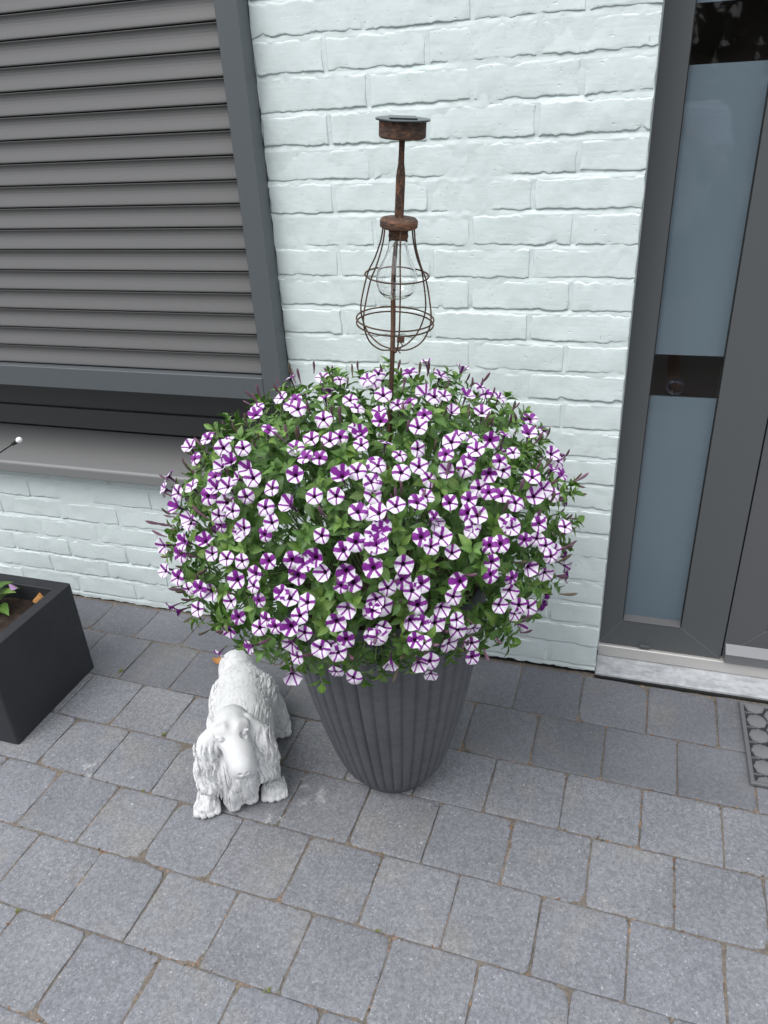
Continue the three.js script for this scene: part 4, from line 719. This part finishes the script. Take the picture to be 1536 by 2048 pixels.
// ------------------------------------------------------------------ the person holding the camera, mirrored in the door glass
{
  const per = thing('person', 'person in a pale blue striped shirt and dark shorts raising a phone with both hands', 'person', [0.12, 0, 2.66]);
  // local: x right along the house, y up, z away from the house; the person faces the house (-z)
  const J = { hip: [0, 1.0, 0.02], chest: [0, 1.38, -0.05], neck: [0, 1.6, -0.1], head: [-0.04, 1.77, -0.15], shL: [-0.2, 1.55, -0.12], shR: [0.2, 1.55, -0.12], elL: [-0.29, 1.32, -0.27], elR: [0.25, 1.32, -0.27], wrL: [-0.2, 1.6, -0.5], wrR: [-0.035, 1.6, -0.5], kneeL: [-0.13, 0.54, 0.0], kneeR: [0.15, 0.54, 0.0], anL: [-0.15, 0.09, 0.1], anR: [0.18, 0.09, 0.1] };
  const skin = (x, y, z) => {
    let d = cap(x, y, z, J.hip, J.chest, 0.135, 0.13);
    d = smin(d, cap(x, y, z, J.shL, J.shR, 0.06, 0.06), 0.08); d = smin(d, cap(x, y, z, [0, 1.5, -0.09], [-0.03, 1.68, -0.13], 0.062, 0.055), 0.05);
    for (const k of ['L', 'R']) {
      d = smin(d, smin(cap(x, y, z, J['sh' + k], J['el' + k], 0.056, 0.043), cap(x, y, z, J['el' + k], J['wr' + k], 0.043, 0.028), 0.02), 0.03);
      const s = k === 'L' ? -1 : 1;
      d = smin(d, smin(cap(x, y, z, [s * 0.09, 0.93, 0.02], J['knee' + k], 0.088, 0.058), cap(x, y, z, J['knee' + k], J['an' + k], 0.06, 0.036), 0.03), 0.04);
      const a = J['an' + k]; d = smin(d, cap(x, y, z, [a[0], 0.05, a[2] + 0.02], [a[0] + s * 0.02, 0.035, a[2] - 0.15], 0.04, 0.03), 0.03);
    }
    return Math.max(d, -y + 0.012);
  };
  const face = (x, y, z) => {
    const c = J.head; let d = ell(x, y, z, c, [0.076, 0.118, 0.098]);
    d = smin(d, cap(x, y, z, [c[0], c[1] - 0.075, c[2] - 0.045], [c[0], c[1] - 0.09, c[2] - 0.06], 0.045, 0.03), 0.04);
    d = smin(d, cap(x, y, z, [c[0], c[1] + 0.01, c[2] - 0.096], [c[0], c[1] - 0.03, c[2] - 0.116], 0.008, 0.013), 0.015);
    for (const s of [-1, 1]) { d = smin(d, ell(x, y, z, [c[0] + s * 0.078, c[1] - 0.01, c[2] + 0.01], [0.01, 0.032, 0.02]), 0.008); d = -smin(-d, ell(x, y, z, [c[0] + s * 0.032, c[1] + 0.005, c[2] - 0.097], [0.017, 0.01, 0.014]), 0.01); d = smin(d, ell(x, y, z, [c[0] + s * 0.032, c[1] + 0.004, c[2] - 0.083], [0.013, 0.011, 0.012]), 0.003); }
    d = smin(d, cap(x, y, z, [c[0] - 0.02, c[1] - 0.058, c[2] - 0.096], [c[0] + 0.02, c[1] - 0.058, c[2] - 0.096], 0.007, 0.007), 0.006);
    return smin(d, cap(x, y, z, [c[0], c[1] - 0.1, c[2] + 0.01], [c[0] + 0.01, c[1] - 0.2, c[2] + 0.03], 0.054, 0.056), 0.03);
  };
  const phone = [-0.1175, 1.665, -0.56];
  const hand = (s) => (x, y, z) => {
    const w = s < 0 ? J.wrL : J.wrR, px = phone[0] + s * 0.043; let d = smin(cap(x, y, z, w, [px + s * 0.026, 1.635, -0.535], 0.027, 0.026), ell(x, y, z, [px + s * 0.024, 1.648, -0.54], [0.02, 0.042, 0.03]), 0.02);
    for (let f = 0; f < 4; f++) { const y0 = 1.684 - f * 0.019, L = [0.9, 1, 0.94, 0.78][f]; d = smin(d, smin(cap(x, y, z, [px + s * 0.026, y0 - 0.008, -0.556], [px + s * 0.012, y0, -0.582], 0.0095, 0.009), cap(x, y, z, [px + s * 0.012, y0, -0.582], [px - s * 0.028 * L, y0 + 0.002, -0.5805], 0.009, 0.0075), 0.004), 0.004); }
    d = smin(d, smin(cap(x, y, z, [px + s * 0.022, 1.632, -0.528], [px + s * 0.006, 1.655, -0.5345], 0.0125, 0.0105), cap(x, y, z, [px + s * 0.006, 1.655, -0.5345], [px - s * 0.014, 1.672, -0.5365], 0.0105, 0.0085), 0.004), 0.006);
    return d;
  };
  const skinM = std(0.46, 0.27, 0.19, 0.6);
  const body = mergeGeometries([surface(skin, [-0.42, -0.02, -0.56], [0.42, 1.72, 0.28], 120, 260000), surface(face, [-0.16, 1.55, -0.3], [0.08, 1.91, 0.0], 72, 90000), surface(hand(-1), [-0.26, 1.56, -0.62], [-0.1, 1.72, -0.46], 72, 90000), surface(hand(1), [-0.14, 1.56, -0.62], [0.03, 1.72, -0.46], 72, 90000)]);
  mesh('body', body, skinM, per);
  const hairSdf = (x, y, z) => { const c = J.head; let d = ell(x, y, z, [c[0], c[1] + 0.02, c[2] + 0.012], [0.086, 0.112, 0.1]); d += 0.004 * n3(x * 60, y * 30, z * 60); d = Math.max(d, -(y - (c[1] - 0.03)) ); d = Math.max(d, -ell(x, y, z, [c[0], c[1] - 0.045, c[2] - 0.1], [0.075, 0.1, 0.09])); return d; };
  mesh('hair', surface(hairSdf, [-0.16, 1.7, -0.3], [0.08, 1.93, 0.0], 56, 60000), std(0.09, 0.065, 0.045, 0.7), per);
  const shirtSdf = (x, y, z) => {
    let d = cap(x, y, z, [0, 0.98, 0.02], J.chest, 0.168, 0.15); d = smin(d, cap(x, y, z, J.shL, J.shR, 0.082, 0.082), 0.08);
    for (const k of ['L', 'R']) { const a = J['sh' + k], b = J['el' + k], q = [lerp(a[0], b[0], 0.68), lerp(a[1], b[1], 0.68), lerp(a[2], b[2], 0.68)]; let sl = cap(x, y, z, a, q, 0.08, 0.076); const n = [b[0] - a[0], b[1] - a[1], b[2] - a[2]], L = Math.hypot(...n); sl = Math.max(sl, ((x - q[0]) * n[0] + (y - q[1]) * n[1] + (z - q[2]) * n[2]) / L); d = smin(d, sl, 0.03); }
    d += 0.006 * n3(x * 9, y * 5, z * 9) + 0.003 * n3(x * 18 + y * 14, y * 22, z * 18);
    d = Math.max(d, -(y - 0.97)); return Math.max(d, -ell(x, y, z, [-0.015, 1.7, -0.15], [0.085, 0.12, 0.085]));
  };
  const sg = surface(shirtSdf, [-0.42, 0.92, -0.42], [0.42, 1.7, 0.24], 112, 200000), sp = sg.attributes.position, sc = new Float32Array(sp.count * 3);
  for (let i = 0; i < sp.count; i++) { const t = ((sp.getY(i) + 0.1 * Math.abs(sp.getX(i))) / 0.032 % 1 + 1) % 1, k = t < 0.42 ? 1 : 0; sc[i * 3] = k ? 0.3 : 0.74; sc[i * 3 + 1] = k ? 0.38 : 0.77; sc[i * 3 + 2] = k ? 0.58 : 0.82; }
  sg.setAttribute('color', new THREE.BufferAttribute(sc, 3)); mesh('shirt', sg, new THREE.MeshStandardMaterial({ vertexColors: true, roughness: 0.85 }), per);
  const shortSdf = (x, y, z) => { let d = ell(x, y, z, [0, 0.97, 0.02], [0.17, 0.12, 0.155]); for (const s of [-1, 1]) d = smin(d, cap(x, y, z, [s * 0.085, 0.92, 0.02], [s * 0.125, 0.6, 0.005], 0.105, 0.088), 0.05); d += 0.004 * n3(x * 14, y * 10, z * 14); return Math.max(d, -(y - 0.6)); };
  mesh('shorts', surface(shortSdf, [-0.3, 0.56, -0.22], [0.3, 1.12, 0.26], 72, 90000), std(0.06, 0.07, 0.1, 0.85), per);
  for (const s of [-1, 1]) {
    const a = s < 0 ? J.anL : J.anR;
    const shoe = (x, y, z) => { let d = ell(x, y, z, [a[0] + s * 0.015, 0.012, a[2] - 0.07], [0.054, 0.013, 0.142]); const strap = Math.max(ell(x, y, z, [a[0] + s * 0.016, 0.035, a[2] - 0.095], [0.05, 0.045, 0.07]), -ell(x, y, z, [a[0] + s * 0.016, 0.03, a[2] - 0.095], [0.044, 0.04, 0.12])); d = smin(d, Math.max(strap, -y + 0.012), 0.004); return d; };
    mesh('sandal', surface(shoe, [a[0] - 0.1, -0.004, a[2] - 0.24], [a[0] + 0.1, 0.1, a[2] + 0.1], 64, 60000), std(0.62, 0.68, 0.9, 0.25, { metalness: 0.5 }), per);
  }
  const ph = mesh(numbered('mobile_phone'), (() => { const g = new RoundedBoxGeometry(0.075, 0.15, 0.008, 3, 0.0038); return g; })(), std(0.02, 0.02, 0.022, 0.25), scene); ph.position.set(0.12 + phone[0], phone[1] + 0.012, 2.66 + phone[2]); ph.userData = { label: 'black mobile phone held up in both hands by the person', category: 'phone' };
}

renderer.render(scene, camera);
